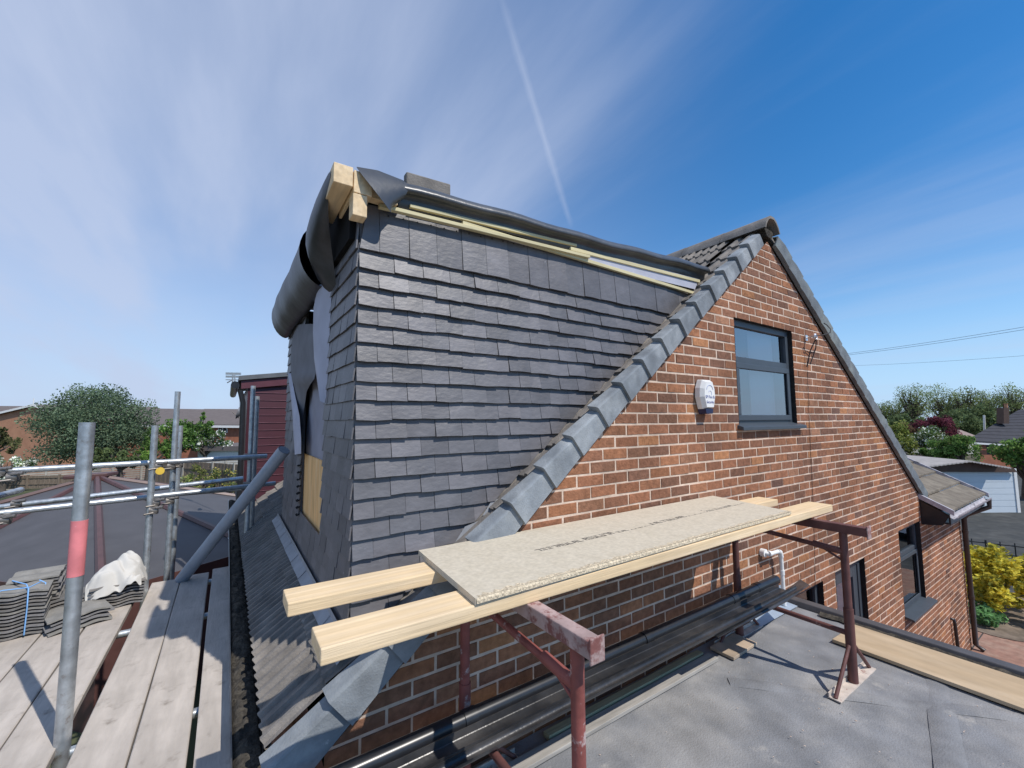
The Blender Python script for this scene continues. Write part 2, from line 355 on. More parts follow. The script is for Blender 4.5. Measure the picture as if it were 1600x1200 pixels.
# ---- openings (x0,x1,z0,z1)
OPEN = [(2.09, 3.18, .45, 1.40), (5.95, 6.92, -2.12, -.99), (3.84, 4.68, -3.44, -1.10), (2.42, 3.53, -2.25, -1.12)]
wall = MB()
BC = [(.29, .128, .07), (.245, .114, .067), (.20, .10, .064), (.32, .142, .073), (.27, .124, .068), (.22, .11, .067), (.37, .17, .08), (.165, .09, .065), (.32, .16, .094)]
BW = [6, 6, 4, 4, 6, 4, 1, 1, 1.5]
def subtract(rect, ops):
    rects = [rect]
    for (a, b, c, d) in ops:
        nr = []
        for (x0, x1, z0, z1) in rects:
            if x1 <= a or x0 >= b or z1 <= c or z0 >= d: nr.append((x0, x1, z0, z1)); continue
            if x0 < a: nr.append((x0, a, z0, z1))
            if x1 > b: nr.append((b, x1, z0, z1))
            xa, xb = max(x0, a), min(x1, b)
            if z0 < c: nr.append((xa, xb, z0, c))
            if z1 > d: nr.append((xa, xb, d, z1))
        rects = nr
    return rects
def wall_clip(poly, zc):
    if zc < -.93: return clip2(poly, 1, 0, 9.30)
    poly = clip2(poly, -SL, 1, SC); poly = clip2(poly, -SR, 1, ZR-SR*XR) if len(poly) > 2 else poly
    return clip2(poly, 1, 0, 7.12) if len(poly) > 2 else poly
WT = 2.4
k0 = int(math.floor((G+.0375)/.075))
for k in range(k0, 32):
    zc = k*.075; za, zb = zc-.0375, zc+.0375
    # mortar bed, cut at the openings
    for rc in subtract((-1.15, 9.30, za, zb), OPEN):
        pl = wall_clip([(rc[0], rc[2]), (rc[1], rc[2]), (rc[1], rc[3]), (rc[0], rc[3])], zc)
        if zc < -.7: pl = clip2(pl, -1, 0, 1.15)
        if len(pl) > 2 and area2(pl) > 1e-5: wall.face([(x, .0, z) for x, z in pl], None, 1)
    off = 0 if k % 2 == 0 else .5
    for i in range(-7, 44):
        x0 = (i+off)*.225+.0055+rnd.uniform(-.0015, .0015); x1 = x0+.214+rnd.uniform(-.002, .001)
        rr = rnd.random(); jz = rnd.uniform(-.0015, .0015)
        col = rnd.choices(BC, BW)[0]; q = rnd.uniform(.84, 1.16); col = tuple(c*q for c in col)
        pr = rnd.uniform(.0018, .0045)
        for rc in subtract((x0, x1, zc-.0315+jz, zc+.0315+jz), OPEN):
            if rc[1]-rc[0] < .012 or rc[3]-rc[2] < .01: continue
            pl = wall_clip([(rc[0], rc[2]), (rc[1], rc[2]), (rc[1], rc[3]), (rc[0], rc[3])], zc)
            if len(pl) > 2: pl = clip2(pl, -1, 0, 1.15)
            if len(pl) < 3 or area2(pl) < 2e-4: continue
            cx = sum(a for a, b in pl)/len(pl); cz = sum(b for a, b in pl)/len(pl)
            fr = [(cx+(a-cx)*(1-.0025/max(.02, abs(a-cx))), cz+(b-cz)*(1-.0025/max(.01, abs(b-cz)))) for a, b in pl]
            w1 = rnd.uniform(-.001, .001)
            A = [(a, .0004, b) for a, b in pl]; B = [(a, -pr+w1*(a-cx)*20, b) for a, b in fr]
            wall.face(B, col)
            n = len(A)
            for j in range(n):
                j2 = (j+1) % n; wall.face([A[j], A[j2], B[j2], B[j]], col)
# reveals of the openings (brick returns, their shade painted in near-black) and the rest of the shell
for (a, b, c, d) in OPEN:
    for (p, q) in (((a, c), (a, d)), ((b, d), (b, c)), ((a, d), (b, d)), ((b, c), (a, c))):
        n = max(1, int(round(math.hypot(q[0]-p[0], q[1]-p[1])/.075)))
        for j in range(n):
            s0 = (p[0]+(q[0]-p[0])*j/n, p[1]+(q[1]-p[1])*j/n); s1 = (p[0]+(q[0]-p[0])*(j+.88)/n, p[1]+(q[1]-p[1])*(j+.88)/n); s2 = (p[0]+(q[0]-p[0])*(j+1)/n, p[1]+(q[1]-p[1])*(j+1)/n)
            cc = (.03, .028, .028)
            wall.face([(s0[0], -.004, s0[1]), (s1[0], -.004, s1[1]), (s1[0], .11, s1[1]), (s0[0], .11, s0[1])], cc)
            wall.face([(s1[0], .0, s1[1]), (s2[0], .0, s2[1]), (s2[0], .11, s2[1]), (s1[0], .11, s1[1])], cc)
sidec = (.23, .11, .08)
wall.face([(9.30, 0, G), (9.30, 4.3, G), (9.30, 4.3, -.95), (9.30, 2.2, .2), (9.30, 0, -.95)], sidec)
wall.face([(-1.15, 0, G), (-1.15, 7.2, G), (-1.15, 7.2, -.85), (-1.15, 0, -.85)], sidec)
wall.face([(-1.15, 7.2, G), (7.12, 7.2, G), (7.12, 7.2, -.72), (APX, 7.2, APZ), (-1.15, 7.2, -.85)], sidec)
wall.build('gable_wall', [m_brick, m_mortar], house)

# ---- windows
def bar(mb, x0, x1, z0, z1, y0, y1): mb.box(x0, x1, y0, y1, z0, z1)
def casement(name, x0, x1, z0, z1, zt, yb, sill, panes, fr=.058, glass=m_glass, blind=None, lab=None):
    f = MB(); y0, y1 = yb, yb+.06
    bar(f, x0, x1, z1-fr, z1, y0, y1); bar(f, x0, x1, z0, z0+fr, y0, y1)
    bar(f, x0, x0+fr, z0+fr, z1-fr, y0, y1); bar(f, x1-fr, x1, z0+fr, z1-fr, y0, y1)
    bar(f, x0+fr, x1-fr, zt-.035, zt+.035, y0, y1)
    # opening sash in the lower light, standing proud
    s = .05; a, b, c, d = x0+fr-.012, x1-fr+.012, z0+fr-.01, zt-.022
    ys0, ys1 = yb-.014, yb-.001
    bar(f, a, b, d-s, d, ys0, ys1); bar(f, a, b, c, c+s, ys0, ys1); bar(f, a, a+s, c+s, d-s, ys0, ys1); bar(f, b-s, b, c+s, d-s, ys0, ys1)
    w = f.build('window', m_upvc, house, .004, lab)
    for (c_, d_, ya) in ((zt+.03, z1-fr+.005, yb+.025), (c+s-.004, d-s+.004, yb+.003)):
        pm = MB(); a_, b_ = (x0+fr-.005, x1-fr+.005) if c_ > zt else (a+s-.004, b-s+.004)
        pm.face([(a_, ya, c_), (b_, ya, c_), (b_, ya, d_), (a_, ya, d_)]); pm.build('pane', glass, w)
    if sill:
        sm = MB(); sx0, sx1, sz, out = sill
        sm.hexa([(sx0, -out, sz-.032), (sx1, -out, sz-.032), (sx1, yb+.004, sz-.004), (sx0, yb+.004, sz-.004), (sx0, -out, sz-.002), (sx1, -out, sz-.002), (sx1, yb+.004, sz+.03), (sx0, yb+.004, sz+.03)])
        sm.build('sill', m_upvc, w, .003)
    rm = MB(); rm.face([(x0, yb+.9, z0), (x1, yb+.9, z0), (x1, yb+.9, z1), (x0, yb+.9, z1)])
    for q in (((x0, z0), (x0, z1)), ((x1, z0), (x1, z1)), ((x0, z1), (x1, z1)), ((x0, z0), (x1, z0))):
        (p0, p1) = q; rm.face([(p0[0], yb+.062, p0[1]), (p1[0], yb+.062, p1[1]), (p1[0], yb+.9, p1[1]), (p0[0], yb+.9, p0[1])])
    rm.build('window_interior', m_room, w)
    if blind:
        bm_ = MB(); bm_.box(blind[0], blind[1], yb+.12, yb+.125, blind[2], blind[3]); bm_.build('blind', m_blind, w)
    return w
casement('window', 2.09, 3.18, .455, 1.40, 1.035, .035, (2.06, 3.26, .452, .055), 2, blind=(2.62, 3.10, .52, 1.36), lab='upstairs grey framed window with small top light and opening lower sash')
casement('window', 5.95, 6.92, -2.09, -.99, -1.36, .05, (5.93, 7.03, -2.09, .10), 2, glass=m_glassd, lab='tall ground floor window near the corner with deep sloping sill')
casement('window', 2.42, 3.53, -2.25, -1.12, -1.45, .05, None, 2, glass=m_glassd, lab='low window half hidden by the edge of the flat roof')
d = MB(); x0, x1, z0, z1, yb = 3.84, 4.68, -3.44, -1.10, .045
for q in ((x0, x1, z1-.07, z1), (x0, x0+.07, z0, z1-.07), (x1-.07, x1, z0, z1-.07)): bar(d, *q, yb, yb+.07)
for q in ((x0+.072, x0+.19, z0, z1-.072), (x1-.19, x1-.072, z0, z1-.072), (x0+.19, x1-.19, z1-.19, z1-.072), (x0+.19, x1-.19, -2.5, -2.38), (x0+.19, x1-.19, z0, z0+.2)): bar(d, *q, yb+.012, yb+.06)
dd = d.build('door', m_upvc, house, .004)
pm = MB(); pm.face([(x0+.19, yb+.03, -2.38), (x1-.19, yb+.03, -2.38), (x1-.19, yb+.03, z1-.19), (x0+.19, yb+.03, z1-.19)]); pm.build('pane', m_glassd, dd)
pm = MB(); pm.box(x0+.2, x1-.2, yb+.055, yb+.062, -2.36, z1-.2); pm.build('door_backing', m_blind, dd)
pm = MB(); pm.box(x0+.19, x1-.19, yb+.03, yb+.05, z0+.2, -2.5); pm.build('door_panel', m_upvc, dd)
pm = MB(); pm.tube([(x1-.13, yb+.012, -2.35), (x1-.13, yb-.04, -2.35), (x1-.24, yb-.04, -2.35)], .009, 8); pm.build('handle', m_alu, dd)

# ---- roof tiles: ribbed courses on the left slope
TN = Vector((-SL, 0, 1)).normalized(); TU = Vector((1, 0, SL)).normalized()   # normal / up-slope
ROFF = .2
def ribbed(mb, xa, xb, ya, yb, gauge=.27, per=.083, seed=1, x_ref=-1.34):
    r = random.Random(seed)
    n0 = int(math.floor((xa-x_ref)/(gauge*TU.x))); n1 = int(math.ceil((xb-x_ref)/(gauge*TU.x)))
    prof = [(0, 0), (.3, .0), (.42, .02), (.62, .02), (.76, 0)]
    for i in range(n0, n1):
        xs0 = max(xa, x_ref+i*gauge*TU.x); xs1 = min(xb, x_ref+(i+1)*gauge*TU.x)
        if xs1-xs0 < .005: continue
        rows = []; nk = int(math.ceil((yb-ya)/per)); yy = []; jit = {}
        for k in range(nk):
            t = k//4
            if t not in jit: jit[t] = (r.uniform(-.004, .004), r.uniform(-.004, .005))
            for (f, h) in prof:
                y = ya+(k+f)*per
                if y <= yb: yy.append((y, h+jit[t][1]))
        yy.append((yb, 0))
        lo = [Vector((xs0, y, SL*xs0+SC+ROFF))+TN*(h+.024) for y, h in yy]
        hi = [Vector((xs1, y, SL*xs1+SC+ROFF))+TN*(h+.003) for y, h in yy]
        bt = [Vector((xs0, y, SL*xs0+SC+ROFF))+TN*(h*.4-.012) for y, h in yy]
        mb.grid([bt, lo], smooth=False); mb.grid([lo, hi], smooth=False)
rt = MB()
ribbed(rt, -1.34, -1.02, .055, 7.2, seed=1)
ribbed(rt, -1.02, 2.72, 3.05, 7.2, seed=2)
ROFF = .135
ribbed(rt, -1.02, 2.72, .03, .30, seed=3, per=.12)
ROFF = .17
ribbed(rt, 1.55, 2.72, .30, 3.05, seed=4)
ROFF = .2
rt.build('roof_slope', m_rtile, house, label='left roof slope of ribbed grey brown concrete tiles')
r2 = MB()
for i in range(16):
    t0, t1 = i/16, (i+1)/16; xa = APX+(7.35-APX)*t0; xb = APX+(7.35-APX)*t1
    za = ZR+SR*(xa-XR)+.22; zb = ZR+SR*(xb-XR)+.22
    r2.hexa([(xa, .03, za-.05), (xb, .03, zb-.05), (xb, 7.2, zb-.05), (xa, 7.2, za-.05), (xa, .03, za), (xb, .03, zb+.02), (xb, 7.2, zb+.02), (xa, 7.2, za)])
r2.build('roof_slope', m_rtile, house, label='right roof slope hidden behind the gable')
# ---- verge tiles
VG = .215
def verge(x_lo, x_hi, slope, zc, mats, out, depth=.135, flange=.075, sgn=1):
    """one unit: outer face plus top flange, lower end standing proud of the next"""
    u = Vector((1, 0, slope)).normalized()*(1 if sgn > 0 else -1)
    n = Vector((-slope, 0, 1)).normalized()
    a = Vector((x_lo, 0, slope*x_lo+zc)); b = Vector((x_hi, 0, slope*x_hi+zc))
    mb = MB()
    def sec(o, e, lift):
        p = [(-.012, -.004), (-out-e, .004), (-out-e-.001, depth*.5), (-out-e, depth-.012+lift), (-out-e+.004, depth-.004+lift), (-out-e+.012, depth+lift), (flange, depth+.012+lift), (flange, depth-.004), (-out+.016, depth-.02), (-out+.012, .0)]
        return [o+n*h+Vector((0, y, 0)) for y, h in p]
    k_ = 1 if sgn > 0 else .4; L0 = sec(a-u*.03, (.018+rnd.uniform(0, .005))*k_, (.026+rnd.uniform(0, .006))*k_); L1 = sec(a+(b-a)*.5, .009, .010+rnd.uniform(-.002, .002)); L2 = sec(b, 0, -.006)
    mb.grid([L0, L1, L2], smooth=False, close=True); mb.face(L0[::-1]); mb.face(L2)
    return mb
xk = .04-VG*6
while xk < 2.60:
    x1 = min(xk+VG, 2.66)
    verge(xk, x1, SL, SC+.038, m_verge, .045, .126, .02).build('verge_tile', m_verge, house)
    xk += VG
xk = 2.86
while xk < 7.05:
    x1 = min(xk+.23, 7.16)
    verge(x1, xk, SR, ZR-SR*XR+.02, m_vergeold, .04, .15, .02, sgn=-1).build('verge_tile', m_vergeold, house)
    xk += .23
# ---- ridge
for i in range(16):
    y0 = -.06+i*.455; y1 = y0+.45
    mb = MB(); pr = [(-.15, -.055), (-.125, .0), (-.085, .05), (-.035, .078), (.035, .078), (.085, .05), (.125, .0), (.15, -.055)]
    cz = APZ+.15; cx = APX
    A = [(cx+a, y0, cz+b*1.05) for a, b in pr]; B = [(cx+a, y1, cz+b) for a, b in pr]
    A2 = [(cx+a*.88, y0, cz+b*.88-.012) for a, b in pr]; B2 = [(cx+a*.88, y1, cz+b*.88-.012) for a, b in pr]
    mb.grid([A, B]); mb.grid([B2, A2]); mb.grid([A2, A], smooth=False); mb.grid([B, B2], smooth=False)
    mb.build('ridge_tile', m_rtile, house)
mb = MB(); mb.prism([(APX-.09, -.02, APZ+.125), (APX+.10, -.02, APZ+.11), (APX+.05, -.02, APZ+.03), (APX-.03, -.02, APZ+.04)], (0, .06, 0)); mb.build('ridge_bedding', m_moss, house)

# ---- dormer: slated cheek
CY = .20; XC = -1.02; GA = .0938; SWD = .157
SLC = [(.12, .116, .124), (.106, .104, .112), (.132, .127, .136), (.113, .11, .118), (.138, .132, .14)]
def slate(mb, poly, zb, zt, place, thick=.015, lift=.030):
    """poly in (s,z); place(s,z,out) -> point. lower edge lifted out"""
    if len(poly) < 3 or area2(poly) < 1.5e-4: return
    q = rnd.uniform(.84, 1.18); col = tuple(c*q for c in rnd.choice(SLC)); l2 = lift+rnd.uniform(-.004, .005); tl = rnd.uniform(-.003, .003)
    sc = sum(p[0] for p in poly)/len(poly)
    def o(s, z):
        t = max(0., min(1., (zt-z)/(zt-zb))); return .002+(l2-.002)*t**1.25+tl*(s-sc)*12*t
    A = [place(s, z, o(s, z)) for s, z in poly]; B = [place(s, z, o(s, z)-thick) for s, z in poly]
    mb.face(A, col); n = len(poly)
    for i in range(n):
        j = (i+1) % n; mb.face([A[i], B[i], B[j], A[j]], col)
def subdiv_bottom(x0, x1, zb, zt, sag):
    # bottom edge with a slight bow, as moulded slates have
    pts = [(x0, zb), (x0+(x1-x0)*.3, zb-sag), (x0+(x1-x0)*.7, zb-sag), (x1, zb)]
    return pts+[(x1, zt), (x0, zt)]
zt_cheek = 1.6
ck = MB()
place_c = lambda s, z, o: (s, CY-o, z)
zrow = [1.375-GA*i for i in range(0, 22)]
for i, zb in enumerate(zrow):
    top = i == 0
    zt = zt_cheek+.02 if top else zb+.125
    offs = (0 if i % 2 == 0 else .5)
    first = SWD*.62 if i % 2 == 0 else SWD*1.12
    edges = [XC]+[XC+first+SWD*k for k in range(0, 22)]
    for a, b in zip(edges[:-1], edges[1:]):
        dz = rnd.uniform(-.004, .004); sag = rnd.uniform(-.004, .004)
        za = zt+(.045*(a+1.0) if top else 0); zb2 = zt+(.045*(b+1.0) if top else 0)
        pl = [(a+.001, zb+dz), (a+(b-a)*.5, zb+dz-sag), (b-.001, zb+dz), (b-.001, zb2), (a+.001, za)]
        if top and a == XC: pl = [(a, zb), (b-.001, zb), (b-.001, zb2), (a+.04, za)]
        pl = clip2(pl, SL, -1, -(SC+.165))            # above the roof line
        slate(ck, pl, zb, zt, place_c)
for k in range(1, 19):
    for f in (.3, .8):
        xn = XC+SWD*.62+SWD*(k-1+f); zn = zt_cheek-.022+.045*(xn+1.0)
        if zn > SL*xn+SC+.2: ck.prism([(xn+.0042*math.cos(t), CY-.0085, zn+.0042*math.sin(t)) for t in np.linspace(0, 6.283, 9)[:-1]], (0, -.0025, 0), (.02, .02, .022))
ck.build('slate_cladding', m_slate, house, label='dormer cheek of dark grey slates in level courses above the verge')
bk = MB()
bk.face([(XC+.01, CY+.004, -.7), (2.1, CY+.004, 1.75), (2.1, CY+.004, 1.80), (XC+.05, CY+.004, 1.66)])
bk.face([(XC+.06, CY-.001, 1.58), (1.95, CY-.001, 1.73), (1.95, CY-.001, 1.85), (XC+.06, CY-.001, 1.74)])
bk.build('cheek_backing', m_dark, house)
# ---- dormer front
ft = MB()
place_f = lambda s, z, o: (XC-o*.5, s, z)
FY0, FO0, FO1, FY1 = CY-.012, .935, 1.86, 3.0
for i, zb in enumerate(zrow):
    top = i == 0; zt = 1.62 if top else zb+.125
    if zb < -.62: break
    for (ya, yb) in (((FY0, FO0), (FO1, FY1)) if zb > -.22 else ((FY0, FY1),)):
        first = SWD*.5 if i % 2 else SWD
        e = [ya]; c = ya+first*rnd.uniform(.97, 1.03)
        while c < yb-.02: e.append(c); c += SWD
        e.append(yb)
        for k in range(len(e)-1):
            a, b = e[k], e[k+1]
            if zb > -.22 and b == FO0: b += rnd.uniform(-.035, .02)
            dz = rnd.uniform(-.0025, .0025)
            slate(ft, [(a+.001, zb+dz), (b-.001, zb+dz), (b-.001, zt), (a+.001, zt)], zb, zt, place_f)
ft.build('slate_cladding', m_slate, house, label='dormer front of dark slates either side of a gap')
bk = MB(); bk.box(XC+.004, XC+.02, CY+.0, FO0-.04, -.75, 1.62); bk.box(XC+.004, XC+.02, FO1+.02, FY1, -.75, 1.62); bk.box(XC+.004, XC+.02, FO0-.04, FO1+.02, -.75, -.26)
bk.box(XC+.02, 2.0, FY1-.02, FY1, -.6, 1.7)
bk.build('front_backing', m_felt, house)
ob = MB(); ob.box(XC+.022, XC+.04, FO0-.06, FO1+.06, -.27, .262); ob.build('sheathing_board', m_osb, house)
# membranes over the unfinished opening
def cloth(name, m, fn, nu=26, nv=26, lab=None):
    c = MB(); c.grid([[fn(a/nu, b/nv) for b in range(nv+1)] for a in range(nu+1)]); return c.build(name, m, house, label=lab)
def und(a, b):
    y = FO0-.05+(FO1-FO0+.1)*a; z = .24+(1.0-.24)*b
    w = .012*math.sin(9*a+3*b)*math.sin(3*b)+.006*math.sin(23*a-11*b)
    return (XC+.035-w*b, y, z)
cloth('underlay', m_flapg, und, lab='light grey underlay stretched over the opening')
def sheet_px(name, m, rows, lab, bow=.03, nv=6):
    """rows of (left pixel, right pixel, x plane left, x plane right): a hanging strip"""
    c = MB(); rr = []
    for (l, r_, xl, xr) in rows:
        A = atX(*l, xl); B = atX(*r_, xr); rr.append([A+(B-A)*(k/nv)+Vector((-bow*math.sin(math.pi*k/nv), 0, 0)) for k in range(nv+1)])
    c.grid(rr); return c.build(name, m, house, label=lab)
sheet_px('torn_underlay', m_felt, [((463, 508), (492, 506), -1.03, -1.02), ((458, 524), (491, 520), -1.045, -1.03), ((455, 545), (492, 542), -1.03, -1.05), ((454, 565), (493, 562), -1.05, -1.03), ((455, 585), (494, 580), -1.035, -1.055), ((456, 593), (491, 592), -1.06, -1.06), ((458, 600), (484, 602), -1.035, -1.045), ((460, 617), (479, 612), -1.03, -1.03), ((462, 640), (475, 640), -1.03, -1.025), ((464, 668), (473, 668), -1.03, -1.025), ((467, 700), (471, 700), -1.03, -1.025)], 'dark crumpled underlay hanging in the opening', .02, 10)
sheet_px('underlay_flap', m_flap, [((496, 452), (519, 440), -1.03, -1.03), ((490, 480), (517, 480), -1.04, -1.03), ((489, 520), (515, 520), -1.045, -1.03), ((491, 560), (514, 560), -1.04, -1.03), ((498, 592), (511, 600), -1.03, -1.03), ((507, 622), (509, 630), -1.03, -1.03)], 'pale torn strip of underlay hanging beside the near slates')
sheet_px('underlay_flap', m_flap, [((452, 585), (454.5, 583), -1.03, -1.04), ((455, 612), (462, 622), -1.04, -1.06), ((457, 640), (468, 650), -1.05, -1.07), ((459, 675), (470.5, 685), -1.05, -1.06), ((461.5, 711), (470.5, 709), -1.04, -1.05)], 'pale curled strip of underlay at the far side of the opening', .02)
# exposed ends of slates and battens at the far side of the gap
eb = MB()
for i in range(8):
    z = .22-.055*i; eb.obox((XC-.004, FO1-.015, z-.045), (-.022, 0, -.012), (0, .07, 0), (.003, 0, .007))
eb.build('exposed_slate_edges', m_dark, house)
# lead apron
ld = MB()
for i in range(8):
    y0 = .07+i*.395; y1 = y0+.40
    xa, xb = -1.098, -1.05
    ld.face([(xa, y0, SL*xa+SC+ROFF+.05), (xa, y1, SL*xa+SC+ROFF+.046), (xb, y1, SL*xb+SC+ROFF+.056), (xb, y0, SL*xb+SC+ROFF+.06)])
    ld.face([(xb, y0, SL*xb+SC+ROFF+.06), (xb, y1, SL*xb+SC+ROFF+.056), (xb+.004, y1, SL*xb+SC+ROFF+.085), (xb+.004, y0, SL*xb+SC+ROFF+.085)])
ld.build('lead_apron', m_lead, house)
# step flashings showing at the cheek / verge line
for (px, py) in ((768, 798), (838, 733), (727, 838)):
    q = atY(px, py, CY-.03); sf = MB(); sf.face([q+Vector((-.06, 0, -.02)), q+Vector((.05, 0, -.01)), q+Vector((.10, .0, .075)), q+Vector((.0, .005, .05))]); sf.build('step_flashing', m_lead, house)

# ---- dormer flat roof, membrane and timbers
def rz(x): return 1.768+.0395*(x+.83)
fl = MB(); fl.hexa([(-1.08, .20, rz(-1.08)-.05), (2.05, .20, rz(2.05)-.05), (2.05, 3.0, rz(2.05)-.05), (-1.08, 3.0, rz(-1.08)-.05), (-1.08, .20, rz(-1.08)-.004), (2.05, .20, rz(2.05)-.004), (2.05, 3.0, rz(2.05)-.004), (-1.08, 3.0, rz(-1.08)-.004)])
fl.build('dormer_roof', m_epdm, house)
rl = MB(); rows = []
for i in range(30):
    t = i/29; x = -.83+(1.97+.83)*t; cz = rz(x)-.064+.004*math.sin(9*t)+.003*math.sin(31*t); r = .062+.003*math.sin(17*t+1)
    w = .004*math.sin(9*t)+.003*math.sin(31*t); zt_ = rz(x)+w
    rows.append([(x, .155+a, zt_+c+w*.5) for a, c in ((.06, .006), (.02, .004), (-.006, -.006), (-.022, -.022), (-.033, -.040), (-.036, -.054), (-.03, -.062), (-.012, -.066), (.016, -.068), (.02, -.09), (.021, -.118), (.03, -.132))])
rl.grid(rows); rl.build('roof_membrane', m_epdm, house, label='rolled black rubber membrane along the dormer eaves')
fd = MB()
A = [atY(631, 282, .15), atY(640, 291, .125), atY(636, 303, .12), atY(626, 314, .13), atY(618, 320, .16)]
B = [atY(590, 266, .13), atY(606, 285, .09), atY(614, 305, .08), atY(615, 322, .09), atY(608, 328, .14)]
Cc = [atY(555, 260, .10), atY(575, 285, .05), atY(592, 306, .05), atY(612, 333, .07), atY(612, 333, .09)]
def cr(rows, n=6):
    out = []
    for k in range(len(rows)-1):
        for j in range(n):
            t = j/n; out.append([a.lerp(b, t*t*(3-2*t)) for a, b in zip(rows[k], rows[k+1])])
    out.append(rows[-1]); return out
fd.grid(cr([A, B, Cc])); fdo = fd.build('membrane_fold', m_epdm, house)
sm_ = fdo.modifiers.new('s', 'SUBSURF'); sm_.levels = sm_.render_levels = 1
dr = MB(); rows = []
prof = [(-.98, 1.74), (-1.06, 1.775), (-1.13, 1.765), (-1.185, 1.70), (-1.205, 1.61), (-1.195, 1.52), (-1.155, 1.44), (-1.095, 1.385), (-1.045, 1.37), (-1.02, 1.42)]
for i in range(26):
    t = i/25; y = .95+2.0*t; w = .012*math.sin(7*t)+.006*math.sin(23*t)
    rows.append([(x*(1)+w*(k/9), y+.02*math.sin(k), z+.01*math.sin(5*t+k)) for k, (x, z) in enumerate(prof)])
dr.grid(rows)
loose = [[(520, 257, -1.168), (513, 290, -1.168), (512, 330, -1.14), (517, 385, -1.09), (526, 444, -1.03)],
         [(507, 282, -1.175), (494, 322, -1.19), (490, 360, -1.19), (503, 405, -1.12), (524, 447, -1.03)],
         [(492, 315, -1.18), (472, 364, -1.215), (476, 392, -1.205), (493, 424, -1.13), (521, 449, -1.035)],
         [(489, 325, -1.17), (477, 376, -1.18), (480, 400, -1.19), (496, 440, -1.12), (517, 462, -1.03)]]
dr.grid([[atX(*q) for q in r_] for r_ in loose])
dro = dr.build('membrane_drape', mat('shaded_rubber', (.04, .043, .05), .42, .25, 5, bump=.5, bscale=8, spec=.45, low=.25, lowscale=5), house, label='black rubber membrane drooping over the front edge of the dormer')  # darker copy of the roof rubber, carrying the shade on this side
sm_ = dro.modifiers.new('s', 'SUBSURF'); sm_.levels = sm_.render_levels = 1
fa = MB(); fa.box(-1.06, -1.03, .22, 2.98, 1.43, 1.73); fa.build('fascia_board', m_dark, house)
jb = MB(); jb.box(-1.165, -1.078, .095, .55, 1.632, 1.728); jb.build('roof_joist', m_pine_y, house, .003)
jb = MB(); jb.box(-1.073, -.985, .10, .42, 1.612, 1.722); jb.build('roof_joist', m_pine_y, house, .003)
jb = MB(); jb.box(-1.075, -1.008, .10, .175, 1.50, 1.608); jb.build('rafter_end', m_pine_y, house, .003)
jb = MB(); jb.box(-.982, -.85, .125, .18, 1.62, 1.70); jb.build('roof_joist', m_pine, house, .003)
def batten(p, q, h, dpt, m=m_batten):
    b = MB(); p, q = Vector(p), Vector(q); b.obox(p-Vector((0, dpt/2, h/2)), q-p, (0, dpt, 0), (0, 0, h)); return b.build('batten', m, house, .002)
batten(atY(592, 322, .158), atY(920, 402, .158), .020, .03)
batten(atY(722, 349, .172), atY(1086, 459, .172), .024, .022)
batten(atY(890, 389, .178), atY(1092, 440, .178), .026, .025)
batten(atY(640, 322, .172), atY(900, 384, .172), .018, .02)
pb = MB(); pb.face([atY(905, 408, .176), atY(1086, 452, .176), atY(1092, 436, .176), atY(900, 386, .176)]); pb.build('underlay_strip', m_flap, house)
# odd tiles left on the dormer roof
q = atY(640, 290, .30); t = MB(); zt = rz(-.7)
t.obox((-.745, .30, zt), (.275, 0, .012), (.0, .05, 0), (0, 0, .155))
one(t, 'roof_tile', m_rtile, 'brown roof tile standing on edge on top of the dormer roof', 'roof tile', bevel=.008)
t = MB(); t.obox((-.32, .32, zt+.015), (.13, 0, .006), (.02, .2, 0), (0, .0, .05)); one(t, 'roof_tile', m_rtile, 'small dark tile piece lying on the dormer roof just behind the membrane', 'roof tile', bevel=.008)

# ---- eaves gutter on the left
gt = MB(); xg, zg = -1.398, -.875
pr = [(-.06, .03), (-.058, -.01), (-.04, -.045), (0, -.06), (.04, -.045), (.058, -.01), (.06, .03)]
gt.grid([[(xg+a, y, zg+b) for a, b in pr] for y in (-.12, 1.2, 2.4, 3.6, 4.8, 6.0, 7.2)])
gt.grid([[(xg+a*.9, y, zg+b*.9+.004) for a, b in pr[::-1]] for y in (-.12, 7.2)])
gt.grid([[(xg+a, y, zg+b) for a, b in ((-.06, .03), (-.054, .031))] for y in (-.12, 7.2)])
gto = gt.build('gutter', m_blackdull, house)
ms = MB(); rows = []
for i in range(180):
    y = -.1+i*.04; rows.append([(xg+.052*math.cos(a), y, zg-.005+.04*rnd.random()*math.sin(a)+.01) for a in np.linspace(math.pi, 0, 7)])
ms.grid(rows); ms.build('gutter_moss', m_moss, gto)
fb = MB(); fb.box(-1.335, -1.31, .0, 7.2, -.99, -.86); fb.build('fascia_board', m_blackdull, house)
